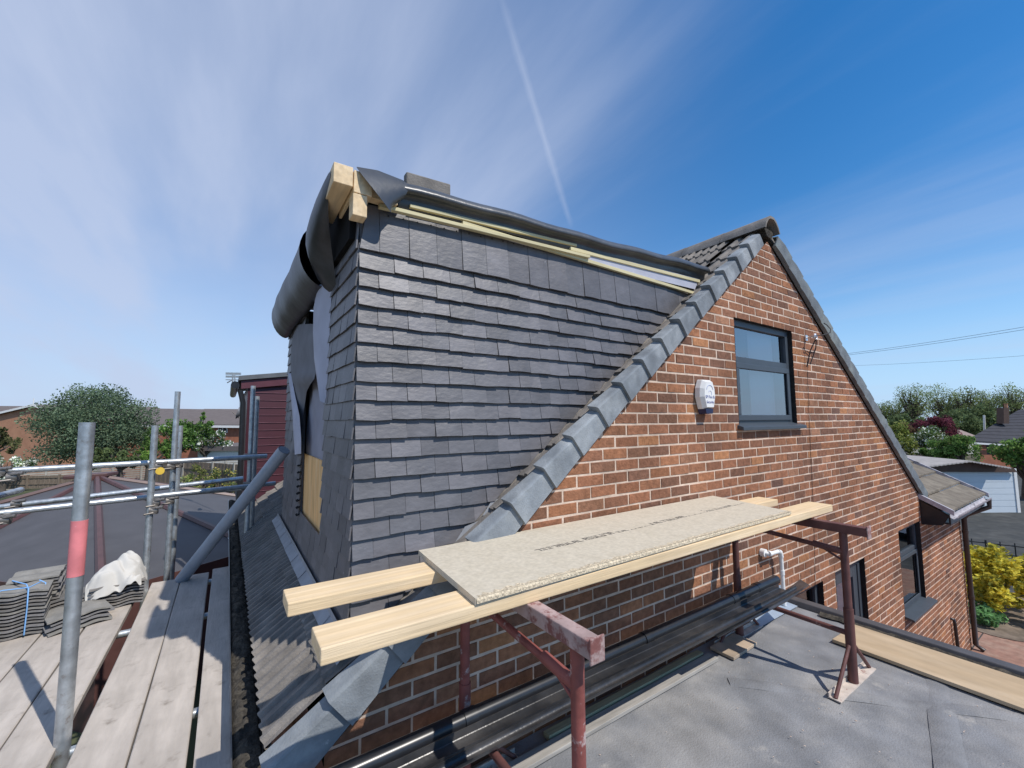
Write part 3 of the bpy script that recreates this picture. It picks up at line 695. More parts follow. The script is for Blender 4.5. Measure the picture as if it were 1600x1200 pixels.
# ---- wing on the right: low tiled roof, gutter, downpipe
WX0, WX1, WE, WZ = 7.0, 9.40, -.33, -.84
def wz(y): return WZ+(y-WE)*.53
wr = MB()
for i in range(9):
    ya = WE+i*.30; yb = min(ya+.30, 2.2)
    pts = []; nx = 28
    lo = [(WX0+(WX1-WX0)*k/nx, ya, wz(ya)+.042+(.012 if k % 2 else 0)) for k in range(nx+1)]
    hi = [(WX0+(WX1-WX0)*k/nx, yb, wz(yb)+.004+(.012 if k % 2 else 0)) for k in range(nx+1)]
    wr.grid([[(a, b, c-.03) for a, b, c in lo], lo, hi], smooth=False)
wr.build('wing_roof', m_rtile_y, house, label='low brown tiled roof over the wing beyond the gable')
for x0 in (WX0-.03, WX1-.01):
    wv = MB(); wv.hexa([(x0, WE-.03, WZ-.02), (x0+.04, WE-.03, WZ-.02), (x0+.04, 2.2, wz(2.2)-.02), (x0, 2.2, wz(2.2)-.02), (x0, WE-.03, WZ+.05), (x0+.04, WE-.03, WZ+.05), (x0+.04, 2.2, wz(2.2)+.06), (x0, 2.2, wz(2.2)+.06)]); wv.build('wing_verge', m_lilac, house)
bx = MB(); bx.prism([(WX0-.0, WE+.02, WZ-.03), (WX0-.0, .0, wz(0)-.03), (WX0-.0, .0, -1.05), (WX0-.0, WE+.10, -1.02)], (.03, 0, 0)); bx.box(WX0+.03, 9.35, WE+.04, -.001, -1.0, -.975); bx.box(WX0+.03, 9.35, WE+.02, WE+.04, -1.0, -.86); bx.box(7.06, 7.13, -.05, -.011, -1.02, -.72)  # last box is a black strip painted in for shade beside the window
bx.build('eaves_box_and_shade_strip', m_black, house)
wg = MB()
wg.grid([[(x, WE-.02+a, WZ-.035+b) for a, b in ((.04, .02), (.036, -.02), (.0, -.038), (-.036, -.02), (-.04, .02))] for x in (7.0, 8.2, 9.42)], smooth=True)
wg.build('wing_gutter', m_lilac, house)
dp = MB()
dp.tube([(9.36, WE-.03, -.89), (9.36, WE-.03, -1.02), (9.25, -.10, -1.18), (9.25, -.06, -1.25), (9.25, -.06, -3.36), (9.25, -.16, -3.42)], .036, 12)
for z in (-1.5, -2.6): dp.tube([(9.25, -.06, z), (9.25, -.06, z+.05)], .043, 12)
dp.build('downpipe', mat('brown_downpipe', (.05, .035, .03), .4, .15, 9), house)

# ================================================================== fixings on the wall
al = thing('alarm_box', (1.54, -.0, .69), 'white burglar alarm box with navy base on the gable brickwork', 'alarm box')
hexo = [(-.055, .125), (.055, .125), (.088, .06), (.094, -.01), (.062, -.105), (-.062, -.105), (-.094, -.01), (-.088, .06)]
cx, cz = 1.545, .70
b = MB(); back = [(cx+a, -.012, cz+c) for a, c in hexo]; mid = [(cx+a*.98, -.05, cz+c*.98) for a, c in hexo]; fr = [(cx+a*.74, -.078, cz+c*.85) for a, c in hexo]
b.grid([back, mid, fr], close=True, smooth=False); b.face(fr[::-1])
b.build('casing', m_white, al, .006)
b = MB(); lo = [(-.063, -.104), (.063, -.104), (.054, -.143), (-.054, -.143)]
B0 = [(cx+a, -.012, cz+c) for a, c in lo]; B1 = [(cx+a*.8, -.07, cz+c*.97) for a, c in lo]; b.grid([B0, B1], close=True, smooth=False); b.face(B1[::-1]); b.build('strobe_base', m_navy, al, .004)
b = MB(); b.tube([(cx+.045*math.cos(t), -.0795, cz+.035+.045*math.sin(t)) for t in np.linspace(.25, math.pi-.25, 14)], .0022, 6); b.tube([(cx+.022*math.cos(t), -.0795, cz+.015+.022*math.sin(t)) for t in np.linspace(-.6, 2.6, 12)], .0018, 6); b.build('logo', mat('pale_blue_print', (.45, .5, .68), .6), al)
def text(body, size, loc, m, parent, rot=(math.pi/2, 0, 0), name='lettering'):
    cu = bpy.data.curves.new(name, 'FONT'); cu.body = body; cu.size = size; cu.align_x = 'CENTER'; cu.extrude = .0004
    t = bpy.data.objects.new(name+'_curve', cu); COL.objects.link(t)
    me = bpy.data.meshes.new_from_object(t.evaluated_get(bpy.context.evaluated_depsgraph_get())); bpy.data.objects.remove(t)
    o = bpy.data.objects.new(name, me); COL.objects.link(o); me.materials.clear(); me.materials.append(m)
    o.parent = parent; o.location = Vector(loc)-ORG[parent.name]; o.rotation_euler = rot; return o
m_bluetext = mat('blue_print', (.06, .08, .3), .6)
text('SP Fire &', .033, (cx, -.079, cz-.022), m_bluetext, al); text('Security', .030, (cx, -.079, cz-.060), m_bluetext, al)

br = thing('cable_bracket', (3.5, 0, 1.36), 'small metal eye bracket holding cables beside the upstairs window', 'bracket')
b = MB(); b.box(3.46, 3.51, -.02, -.008, 1.33, 1.39); b.tube([(3.485, -.02, 1.36), (3.485, -.09, 1.37)], .008, 8); b.tube([(3.485, -.10, 1.36+.0)]+[(3.485+.03*math.sin(t), -.10, 1.36+.03*math.cos(t)) for t in np.linspace(0, 6.28, 12)], .006, 6); b.build('eye_bolt', m_alu, br)
b = MB(); b.tube([(3.50, -.10, 1.37), (3.60, -.13, 1.385), (3.72, -.15, 1.42), (3.80, -.13, 1.47), (3.79, -.1, 1.52), (3.72, -.1, 1.53)], .005, 6); b.tube([(3.5, -.1, 1.35), (3.47, -.05, 1.22), (3.44, -.02, 1.05)], .006, 6); b.tube([(3.50, -.1, 1.34), (3.58, -.06, 1.25), (3.52, -.02, 1.08)], .005, 6); b.build('cable_loop', m_cable, br)
b = MB(); b.tube([(3.46, -.014, 1.08), (3.43, -.009, .22), (3.405, -.009, -.4), (3.37, -.009, -.8), (3.33, -.009, -1.16)], .0022, 6)
one(b, 'wall_cable', m_cable, 'thin dark cable running down the brickwork right of the upstairs window', 'cable')
b = MB(); b.tube([(2.33, -.0, -.625), (2.33, -.055, -.625), (2.37, -.065, -.63), (2.50, -.065, -.635), (2.535, -.065, -.65), (2.55, -.065, -.70), (2.56, -.065, -1.10)], .0165, 10)
b.tube([(2.33, -.008, -.625), (2.33, -.045, -.625)], .034, 12); b.tube([(2.335, -.065, -.625), (2.375, -.065, -.63)], .022, 10); b.tube([(2.50, -.065, -.633), (2.535, -.065, -.645), (2.551, -.065, -.69)], .0215, 10); b.tube([(2.553, -.065, -.84), (2.553, -.065, -.80)], .021, 10)
one(b, 'overflow_pipe', m_white, 'white plastic overflow pipe bending down the brickwork above the flat roof', 'pipe')
b = MB(); b.tube([(8.10, 0, -2.66), (8.10, -.04, -2.66), (8.12, -.045, -2.72), (8.22, -.045, -3.44)], .022, 8)
one(b, 'wall_pipe', m_black, 'short black pipe standing against the foot of the brick wall by the corner', 'pipe')

# ================================================================== flat roof beside the gable
fr = thing('flat_roof_extension', (.8, -3, G), 'flat roofed extension covered in grey felt beside the gable', 'extension')
ZF = -1.12
b = MB(); rows = []
nx, ny = 60, 80
for j in range(ny+1):
    y = -7+6.985*j/ny
    rows.append([(-1.0+3.67*i/nx, y, ZF+.0035*math.sin(2.1*i/9+j*.13)+.004*math.sin(j*.31+i*.07)+rnd.uniform(-.0008, .0008)) for i in range(nx+1)])
b.grid(rows)
b.build('felt_deck', m_flat, fr)
b = MB()
for (p, q, w) in (((1.15, -.35), (2.6, -1.9), .05), ((.55, -1.5), (2.62, -.98), .06), ((-.2, -.9), (2.6, -2.9), .05), ((1.9, -.05), (1.95, -1.0), .05)):
    p, q = Vector((*p, 0)), Vector((*q, 0)); d_ = (q-p).normalized(); n_ = Vector((-d_.y, d_.x, 0)); rows = []
    for k in range(25):
        c = p.lerp(q, k/24); rows.append([(c.x+n_.x*a, c.y+n_.y*a, ZF+.008+h+.003*math.sin(k)) for a, h in ((-w, -.009), (-w*.6, -.003), (0, -.001), (w*.6, -.003), (w, -.009))])
    b.grid(rows)
b.build('felt_lap', m_flat, fr)
b = MB(); b.hexa([(2.66, -7, ZF-.05), (2.80, -7, ZF-.05), (2.80, -.012, ZF-.05), (2.66, -.012, ZF-.05), (2.70, -7, ZF+.04), (2.79, -7, ZF+.04), (2.79, -.012, ZF+.04), (2.70, -.012, ZF+.04)])
b.build('roof_kerb', mat('kerb_trim', (.075, .072, .075), .6, .25, 7), fr, .006)
b = MB(); b.box(2.62, 2.78, -7, -.02, G, ZF-.052); b.box(-1.0, 2.62, -7, -6.9, G, ZF-.02); b.build('extension_wall', m_redbrick, fr)
b = MB(); b.face([(2.02, -.012, ZF+.19), (2.66, -.012, ZF+.16), (2.66, -.014, ZF+.02), (2.02, -.014, ZF+.02)]); b.face([(2.02, -.014, ZF+.02), (2.66, -.014, ZF+.02), (2.66, -.13, ZF+.012), (2.02, -.13, ZF+.012)]); b.build('lead_flashing', mat('lead_blue', (.31, .37, .44), .55, .15, 6), fr)
b = MB(); rows = []
for k in range(60): 
    y = -.3-k*.035; rows.append([(2.63+rnd.uniform(-.03, .0), y, ZF+.012), (2.655, y, ZF+.02+rnd.random()*.018), (2.69, y, ZF+.016)])
b.grid(rows); b.build('moss_line', m_moss, fr)
b = MB(); b.hexa([(2.19, -2.6, ZF+.012), (2.61, -2.6, ZF+.012), (2.60, -.55, ZF+.014), (2.20, -.54, ZF+.014), (2.19, -2.6, ZF+.034), (2.61, -2.6, ZF+.034), (2.60, -.55, ZF+.036), (2.20, -.54, ZF+.036)])
one(b, 'plywood_strip', m_ply, 'long strip of tan plywood lying along the flat roof edge', 'plywood sheet', bevel=.002)

# ================================================================== trestles and platform
def trestle(x, lab, m_main, m_top, yf, yb, ztop, yend):
    t = thing('trestle', (x, (yf+yb)/2, ZF), lab, 'trestle', 'steel builders trestles under the timber platform')
    b = MB(); b.box(x-.027, x+.027, yend, yb+.03, ztop-.054, ztop); b.build('head_beam', m_top, t, .004)
    b = MB(); b.box(x-.031, x+.031, yend-.008, yend, ztop-.066, ztop+.012); b.build('end_plate', m_redpale, t, .004)
    for y in (yf, yb):
        b = MB(); b.tube([(x, y, ZF+.012), (x, y, ztop-.054)], .0225, 14); b.tube([(x, y, ZF+.45), (x, y, ZF+.01)], .027, 14); b.build('leg', m_main, t)
        b = MB(); b.box(x-.29, x+.29, y-.032, y+.032, ZF+.006, ZF+.012); b.box(x-.29, x+.29, y+.026, y+.032, ZF+.012, ZF+.035); b.build('foot', m_footpale, t)
        for s in (-1, 1):
            b = MB(); b.tube([(x+s*.275, y, ZF+.012), (x+s*.03, y, ZF+.235)], .011, 8); b.build('foot_brace', m_main if y == yf else m_rust, t)
    b = MB(); b.tube([(x, yf, ztop-.175), (x, yf+.17, ztop-.16)], .021, 10); b.tube([(x, yf+.15, ztop-.165), (x, yb, ztop-.13)], .0155, 10); b.build('upper_rail', m_main, t)
    b = MB(); b.tube([(x, yf, -.823), (x, yb, -.820)], .0165, 10); b.build('lower_rail', m_rust, t)
    b = MB(); b.tube([(x, yf+.02, ztop-.225), (x, yf+.13, ztop-.17)], .007, 6); b.build('gusset', m_main, t)
    return t
TZ = -.139
trestle(-.575, 'near red trestle splashed with plaster, its head beam jutting toward the camera', m_red, m_redpale, -.86, -.10, TZ, -.945)
trestle(1.76, 'far dark red trestle standing beside the plywood strip', m_rust, m_rust, -.80, -.10, TZ-.012, -.93)
b = MB(); b.obox((-1.29, -.625, TZ), (3.36, -.02, .0), (0, .15, 0), (0, 0, .047)); o = one(b, 'timber_joist', m_pine, 'front long new pine joist with a knot on the platform edge', 'timber', 'new pine joists forming the platform', bevel=.004)
b = MB(); b.obox((-1.33, -.25, TZ), (3.30, -.08, .0), (.0, .145, 0), (0, 0, .047)); o = one(b, 'timber_joist', m_pine, 'back pine joist nearest the brick wall, its left end shorter and higher in view', 'timber', 'new pine joists forming the platform', bevel=.004)
cb = thing('chipboard_sheet', (.3, -.3, TZ+.048), 'buff chipboard flooring sheet with a printed line laid over two joists', 'chipboard')
zc = TZ+.0485
cp = [(-.815, -.632), (1.475, -.625), (1.60, -.03), (-.775, -.022)]
b = MB(); b.prism([(x, y, zc) for x, y in cp], (0, 0, .022)); b.build('sheet', m_chip, cb, .0015)
b = MB(); b.hexa([(-.812, -.638, zc+.006), (1.474, -.631, zc+.006), (1.474, -.624, zc+.006), (-.812, -.631, zc+.006), (-.812, -.637, zc+.016), (1.474, -.630, zc+.016), (1.474, -.624, zc+.0225), (-.812, -.631, zc+.0225)]); b.build('tongue', m_chipedge, cb)
b = MB()
rows = []
for k in range(150):
    x = -.80+k*.0153; rows.append([(x, -.631, zc+.0232), (x, -.606+rnd.uniform(-.014, .008), zc+.0226)])
b.grid(rows, smooth=False); b.build('rough_edge', m_chipedge, cb)
b = MB(); x = -.34
rr = random.Random(5)
def glyph(x, w, h):
    y0 = -.355+(x+.34)*.018; z = zc+.0224
    k = rr.randrange(5); t = .0045
    def st(a, b_, c, d_): b.box(x+a*w, x+b_*w, y0+c*h, y0+d_*h, z, z+.0003)
    if k in (0, 1, 3): st(0, .22, 0, 1)
    if k in (0, 2, 4): st(.0, .95, .82, 1)
    if k in (1, 2, 3): st(.0, .95, 0, .18)
    if k in (0, 3, 4): st(.75, .97, 0, 1)
    if k in (2, 0): st(.2, .9, .42, .58)
for (n_, w, h) in ((9, .026, .03), (7, .024, .038), (4, .02, .02), (3, .045, .006), (2, .012, .03), (10, .024, .032), (3, .05, .008), (1, .012, .05), (9, .026, .028), (3, .04, .008)):
    for k in range(n_):
        glyph(x, w, h); x += w*1.25
    x += .012
b.build('printed_line', m_ink, cb)

# ---- pipe, gutters and battens lying along the wall foot on the trestle rails
zR = -.80
def halfgut(x0, y0, x1, y1, z0, z1, r, lab, m, name='gutter_length', square=False):
    b = MB(); rows = []; rows2 = []
    fl_ = .62 if square else 1
    pr = [(-1, 0), (-.97, -.35), (-.75, -.75), (-.35, -.97), (0, -1), (.35, -.97), (.75, -.75), (.97, -.35), (1, 0)] if not square else [(-1, .1), (-.97, -.9), (-.9, -1), (.9, -1), (.97, -.9), (1, .1)]
    for k in range(9):
        t = k/8; x = x0+(x1-x0)*t; y = y0+(y1-y0)*t; z = z0+(z1-z0)*t+.006*math.sin(5*t)
        rows.append([(x, y+a*r, z+(r+c*r)*fl_) for a, c in pr]); rows2.append([(x, y+a*r*.93, z+(r+c*r*.93)*fl_) for a, c in pr])
    b.grid(rows, smooth=not square); b.grid([r_[::-1] for r_ in rows2], smooth=not square); b.grid([[rows[i][0], rows2[i][0]] for i in range(9)]); b.grid([[rows2[i][-1], rows[i][-1]] for i in range(9)])
    return one(b, name, m, lab, 'gutter')
b = MB(); b.tube([(-1.5, -.19, zR+.035), (-.5, -.185, zR+.034), (1.0, -.185, zR+.034), (2.17, -.19, zR+.036)], .034, 18)
for x in (.55, 1.5, 1.85, -.63): b.tube([(x, -.186, zR+.034), (x+.06, -.186, zR+.034)], .0385, 18)
one(b, 'black_pipe', m_black, 'round black downpipe lying at the foot of the gable wall', 'pipe')
halfgut(-1.5, -.282, 2.12, -.275, zR-.0, zR-.0, .047, 'dusty black square gutter length lying in front of the round pipe', m_blackdull, square=True)
halfgut(-1.4, -.365, 2.2, -.345, zR-.0, zR+.004, .026, 'outermost thin black gutter length of the bundle along the wall', m_blackdull)
b = MB(); b.face([(1.0, -.33, zR-.004), (2.0, -.30, zR-.004), (2.40, -.27, zR+.008), (2.33, -.36, zR+.008), (1.9, -.385, zR-.004), (1.0, -.385, zR-.004)])
o = one(b, 'roof_trim', m_blackdull, 'flat black trim strip under the gutter lengths with a pointed end', 'roof trim'); sd = o.modifiers.new('s', 'SOLIDIFY'); sd.thickness = .006
b = MB(); b.obox((-.1, -.115, ZF+.01), (1.36, .0, .0), (-.003, .045, 0), (0, 0, .03)); one(b, 'old_batten', mat('old_batten_wood', (.36, .33, .2), .85, .25, 6, stretch=(.6, 9, 9)), 'old greenish batten lying on the felt under the gutters', 'batten', bevel=.003)
b = MB(); b.obox((-.7, -.20, ZF+.01), (2.0, .0, .0), (-.005, .075, 0), (0, 0, .022)); one(b, 'grey_board', mat('old_grey_board', (.33, .31, .28), .9, .25, 5, stretch=(.8, 9, 9)), 'grey weathered board lying on the felt under the black gutters', 'board', bevel=.003)
b = MB(); b.obox((1.38, -.26, ZF+.012), (.33, .01, 0), (0, .17, 0), (0, 0, .02)); one(b, 'timber_offcut', mat('offcut_wood', (.42, .33, .24), .85, .25, 9), 'short wood offcut on the felt near the back feet of the far trestle', 'offcut', bevel=.003)
b = MB()
for k in range(140): 
    c = Vector((rnd.uniform(-.2, 2.4), rnd.uniform(-1.7, -.3), ZF+.006)); s_ = rnd.uniform(.002, .008)*rnd.uniform(.5, 1); b.obox(c, (s_, s_*rnd.uniform(-.6, .6), 0), (-s_*.4, s_, 0), (0, 0, s_*.6))
o = one(b, 'roof_debris', m_mortar, 'crumbs of mortar and grit scattered over the grey felt', 'debris', kind='stuff')

# ================================================================== scaffold
sc = thing('scaffold', (-2.1, 3, G), 'galvanised tube scaffold with couplers along the left eaves', 'scaffold')
TR = .0242
def sub(name, pts, r=TR, m=m_galv, lab=None):
    b = MB(); b.tube(pts, r, 14); o = b.build(name, m, sc, label=lab); return o
ZB = -.95
sy = lambda y: -1.9115+(y+1.9115)*.9365
for (x, y, zt, r) in ((-2.098, .985, .525, .030), (-2.064, 3.044, .492, .0255), (-1.956, 3.52, .83, .0245), (-1.942, 3.85, .483, .024), (-1.30, 3.65, .923, .0245), (-1.253, 3.737, .811, .0245)):
    o = sub('standard', [(x, y, -2.2 if y > 2 else -2.0), (x, y, zt)], r)
    if y < 2:
        o['label'] = 'nearest upright scaffold tube with a band of pink tape'
        b = MB(); b.tube([(x, y, -.205), (x, y, .055)], r+.0012, 16); b.build('tape_band', m_pinkwrap, o)
A, B = atY(-40, 738.5, sy(3.46)), atY(417, 712.5, sy(3.8)); sub('guard_rail', [A, B])
A, B = atY(-40, 806, sy(3.44)), atY(430, 755, sy(3.95)); sub('guard_rail', [A, B])
A, B = atY(-40, 797, sy(4.3)), atY(380, 747, sy(4.35)); sub('guard_rail', [A, B])
A, B = atY(275, 772, sy(4.3)), atY(383, 763, sy(4.1)); sub('transom', [A, B])
sub('transom', [(-2.75, 2.35, ZB-.065), (-1.15, 2.35, ZB-.065)]); sub('transom', [(-2.95, 1.0, ZB-.065), (-1.35, 1.0, ZB-.065)]); sub('transom', [(-2.95, -.5, ZB-.065), (-1.38, -.5, ZB-.065)]); sub('transom', [(-2.95, 3.18, ZB-.065), (-1.25, 3.22, ZB-.065)])
sub('ledger', [(-2.3, -2.5, ZB-.115), (-2.28, 3.7, ZB-.115)]); sub('ledger', [(-1.36, -.2, ZB-.20), (-1.34, 3.9, ZB-.20)])
sub('ledger', [(-3.3, .4, .12-.20), (-3.0, 3.6, .12-.18)])
def coupler(p, ax=(1, 0, 0), s=1.0, m=m_galvd):
    b = MB(); p = Vector(p); ax = Vector(ax)
    b.tube([p-ax*.03, p+ax*.03], .037*s, 12); b.tube([p-Vector((0, 0, .03)), p+Vector((0, 0, .03))], .035*s, 12)
    b.tube([p+Vector((.0, -.03, .02)), p+Vector((.07, -.055, .03))], .009, 8); b.tube([p+Vector((.045, -.05, .03)), p+Vector((.068, -.055, .03))], .015, 6)
    b.tube([p+Vector((.0, -.03, -.02)), p+Vector((-.06, -.05, -.025))], .008, 8); b.build('coupler', m, sc)
for q in (atY(247, 728, sy(3.40)), atY(268, 728, sy(3.86)), atY(280, 725, sy(3.9)), atY(243, 785, sy(3.40)), atY(266, 782, sy(3.88)), atY(2, 737, sy(3.44)), atY(20, 745, sy(3.42)), atY(26, 787, sy(4.28)), atY(8, 812, sy(3.42)), atY(386, 714, sy(4.0)), atY(385, 758, sy(4.0)), atY(387, 760, sy(4.08)), atY(240, 797, sy(3.38))): coupler(q)
b = MB(); p = atY(250, 736, sy(3.32)); b.tube([p, p+Vector((0, .012, 0))], .032, 16); b.build('yellow_tag', m_yellow, sc)
p0 = atY(4, 740, 3.38)

# boards
def sboard(x0, x1, y0, y1, z, lab, grp):
    b = MB(); n = 14; d0 = rnd.uniform(-.003, .003)
    lo0 = []; rows = []
    for k in range(n+1):
        y = y0+(y1-y0)*k/n; w = .002*math.sin(k*.9+x0*7); sg = .004*math.sin(math.pi*k/n)
        rows.append([(x0+w, y, z-.038), (x1+w, y, z-.038), (x1+w+.0, y, z-.004-sg), (x1+w-.005, y, z-sg), (x0+w+.005, y, z-sg+d0), (x0+w, y, z-.004-sg)])
    b.grid(rows, smooth=False, close=True); b.face(rows[0][::-1]); b.face(rows[-1])
    return one(b, 'scaffold_board', m_sboard, lab, 'scaffold board', grp)
gb = 'grey timber boards decking the scaffold'
sboard(-2.04, -1.829, -2.4, 3.26, ZB, 'leftmost of the three bare scaffold boards, under the foot of the grey pipe', gb)
sboard(-1.823, -1.613, -2.4, 3.31, ZB, 'middle scaffold board of the three beside the gutter', gb)
sboard(-1.588, -1.378, -2.4, 3.40, ZB, 'scaffold board running right beside the mossy gutter', gb)
sboard(-2.318, -2.113, -1.6, 3.02, ZB, 'scaffold board carrying the tiles under the white sheet', gb)
sboard(-2.542, -2.327, -1.6, 2.98, ZB, 'scaffold board under the low loose tile pile', gb)
sboard(-2.766, -2.551, -1.6, 3.02, ZB, 'scaffold board under the tall tied tile stack, second from the outer edge', gb)
sboard(-2.99, -2.775, -1.6, 3.02, ZB, 'outermost scaffold board along the far left', gb)
b = MB(); A = Vector((-1.822, 3.19, ZB+.005)); T = atX(444, 703, -1.10); d_ = (T-A)
pts = [A, A+d_]; b.tube(pts, .052, 18, cap=False); b.tube(pts, .047, 18, cap=True)
one(b, 'drainpipe', m_pvcgrey, 'fat grey plastic pipe leaning from the boards onto the dormer front', 'pipe')

# tiles stacked on the boards
TC = [(.20, .19, .18), (.17, .165, .16), (.23, .215, .2), (.21, .205, .205), (.25, .24, .22)]
def tile_mesh():
    b = MB(); L_, Wd, th = .33, .265, .011; n = 18; top = []; bot = []
    for k in range(n+1):
        t = k/n; x = -L_/2+L_*t; h = .012*(.5-.5*math.cos(2*math.pi*t*2)); top.append((x, h+th)); bot.append((x, h))
    T0 = [(x, -Wd/2, z) for x, z in top]; T1 = [(x, Wd/2, z) for x, z in top]; B0 = [(x, -Wd/2, z) for x, z in bot]; B1 = [(x, Wd/2, z) for x, z in bot]
    b.grid([T0, T1]); b.grid([B1, B0]); b.grid([B0, T0], smooth=False); b.grid([T1, B1], smooth=False)
    b.face([B0[0], T0[0], T1[0], B1[0]]); b.face([B1[-1], T1[-1], T0[-1], B0[-1]]); return b
protos = []
for c in TC:
    b = tile_mesh(); b.c = [c]*len(b.f); b.m = [0]*len(b.f); o = b.build('roof_tile', m_stack); COL.objects.unlink(o); protos.append(o)
def put_tile(x, y, z, rz_, lab, grp, tilt=0):
    o = rnd.choice(protos).copy(); COL.objects.link(o); o.name = 'roof_tile'; o.location = (x, y, z); o.rotation_euler = (tilt, rnd.uniform(-.015, .015), rz_)
    return tag(o, lab, 'roof tile', grp)
def stack(x, y, n, rz_, lab, grp, z=ZB, jx=.008, pitch=.0235):
    for k in range(n):
        where = 'topmost tile of ' if k == n-1 else ('bottom tile of ' if k == 0 else 'one of the middle tiles of ')
        put_tile(x+rnd.uniform(-jx, jx), y+rnd.uniform(-jx, jx), z+.004+k*pitch, rz_+rnd.uniform(-.03, .03), where+lab, grp)
stack(-2.719, 2.623, 13, .12, 'the tall front tile stack tied with blue twine', 'tall front tile stack')
stack(-2.682, 2.913, 14, 1.67, 'the tall rear tile stack against the guard rail', 'tall rear tile stack')
stack(-2.972, 2.426, 12, .10, 'the outer tile stack at the left edge of view', 'outer tile stack', jx=.012)
stack(-2.410, 2.576, 4, .35, 'the low loose tile pile behind the taped upright', 'low loose pile', jx=.035, pitch=.026)
stack(-2.438, 2.875, 6, .1, 'the short tile stack behind the loose pile', 'short tile stack', jx=.02)
stack(-2.223, 2.875, 8, .18, 'the tile stack under the white sheet', 'tile stack under the sheet')
# twine
b = MB(); f_ = lambda x, y, z: (-1.5253+(x+1.5253)*.9365, -1.9115+(y+1.9115)*.9365, ZB+z)
b.tube([f_(-2.70, 2.78, .02), f_(-2.695, 2.775, .20), f_(-2.70, 2.79, .325), f_(-2.74, 2.90, .33), f_(-2.86, 3.07, .33)], .004, 6); b.tube([f_(-2.90, 2.78, .05), f_(-2.90, 2.775, .32), f_(-2.84, 2.82, .332), f_(-2.70, 2.80, .33), f_(-2.64, 2.78, .36)], .004, 6); b.tube([f_(-2.655, 2.95, .02), f_(-2.65, 2.95, .31), f_(-2.69, 2.97, .33)], .004, 6)
one(b, 'twine', m_twine, 'blue twine tied round the tall front tile stack', 'twine')
b = MB(); rows = []
SX, SY, _ = f_(-2.26, 3.19, 0); NS = 44
for i in range(NS+1):
    rw = []
    for j in range(NS+1):
        a, c = i/NS*2-1, j/NS*2-1; r = math.hypot(a, c); ang = math.atan2(c, a)
        h = .15*math.exp(-((a-.30)**2*1.8+(c-.35)**2*1.5))+.075*math.exp(-((a+.35)**2+(c+.25)**2)*3)
        fold = .007*math.sin(17*c-9*a+3*math.sin(4*a))*(.5+.5*math.sin(4*a+2*c))+.010*math.sin(6*a-4*c+1.5*math.sin(3*c))+.011*math.sin(11*c+5*a+2*math.sin(4*a))+.002*math.sin(19*a+13*c)
        edge = max(0, max(abs(a), abs(c))-.70)
        z = ZB+.212+h+fold*(1+edge*2)-edge*(.26+.14*math.sin(3*ang+1))
        rw.append((SX+.165*a+.012*math.sin(4*c+1), SY+.15*c+.013*math.sin(6*a+1), z))
    rows.append(rw)
b.grid(rows); o = one(b, 'dust_sheet', m_sheet, 'crumpled white dust sheet heaped over a stack of tiles', 'dust sheet'); sd = o.modifiers.new('s', 'SOLIDIFY'); sd.thickness = .004; ss = o.modifiers.new('ss', 'SUBSURF'); ss.levels = ss.render_levels = 1

# ================================================================== left background
cs = thing('conservatory', (-3.4, 9, G), 'brown framed conservatory with a hipped grey panel roof beyond the scaffold', 'conservatory')
AP = Vector((-4.1, 12.35, -.8)); AP2 = Vector((-4.5, 12.9, -.8)); ze = -1.72
base = [(-1.0, 6.95), (-2.8, 5.85), (-5.35, 8.6), (-7.2, 11.6), (-6.4, 15.5), (-2.2, 15.5), (-.6, 12.2)]
base = [Vector((x, y, ze)) for x, y in base]
b = MB(); n = len(base)
for i in range(n): b.face([AP, base[i], base[(i+1) % n]])
b.build('roof_panel', m_cons, cs)
for i in range(n): b = MB(); b.tube([AP+Vector((0, 0, .015)), base[i]+Vector((0, 0, .015))], .06, 6, smooth=False); b.build('hip_bar', m_brownp, cs)
b = MB(); b.obox(AP+Vector((-.55, -.2, .0)), (.75, .05, 0), (.15, .4, 0), (0, 0, .09)); b.build('ridge_cap', m_brownp, cs, .02)
for i in range(n):
    p, q = base[i], base[(i+1) % n]
    b = MB(); b.obox(p+Vector((0, 0, -.10)), q-p, (0, .02, 0), (0, 0, .11)); b.build('eaves_beam', m_brownp, cs)
    b = MB(); b.obox(Vector((p.x, p.y, G)), q-p, (0, .02, 0), (0, 0, ze-G-.1)); b.build('wall_panel', m_brownp, cs)
b = MB(); A, B = atZ(276, 806, -1.62), atZ(372, 848, -1.62); b.tube([A, B], .022, 8); b.build('white_cable_trunking', m_white, cs)
# neighbour's dormer with maroon boards
nh = thing('neighbour_dormer', (.5, 5.2, -.6), 'neighbouring dormer clad in maroon horizontal boards under a grey felt edge', 'dormer')
b = MB(); NX, NY = -1.27, 5.0
for k in range(17):
    z0 = -.75+k*.105
    b.hexa([(NX, NY-.018, z0), (1.2, NY-.018, z0), (1.2, NY+.02, z0), (NX, NY+.02, z0), (NX, NY-.004, z0+.098), (1.2, NY-.004, z0+.098), (1.2, NY+.02, z0+.098), (NX, NY+.02, z0+.098)])
    b.box(NX, 1.2, NY-.016, NY+.01, z0+.0985, z0+.1045, mi=1)
b.build('cladding', [m_maroon, mat('maroon_highlight', (.36, .17, .2), .5)], nh)
b = MB(); b.box(NX-.04, NX-.001, NY-.03, NY+2.6, -.75, 1.0); b.box(NX, 1.2, NY+.03, NY+2.6, -.75, .98); b.build('side_wall', m_maroon, nh)
b = MB(); b.hexa([(NX-.12, NY-.06, .97), (1.2, NY-.06, 1.32), (1.2, NY-.035, 1.32), (NX-.12, NY-.035, .97), (NX-.12, NY-.06, 1.08), (1.2, NY-.06, 1.45), (1.2, NY-.035, 1.45), (NX-.12, NY-.035, 1.08)]); b.build('fascia_board', m_maroonl, nh)
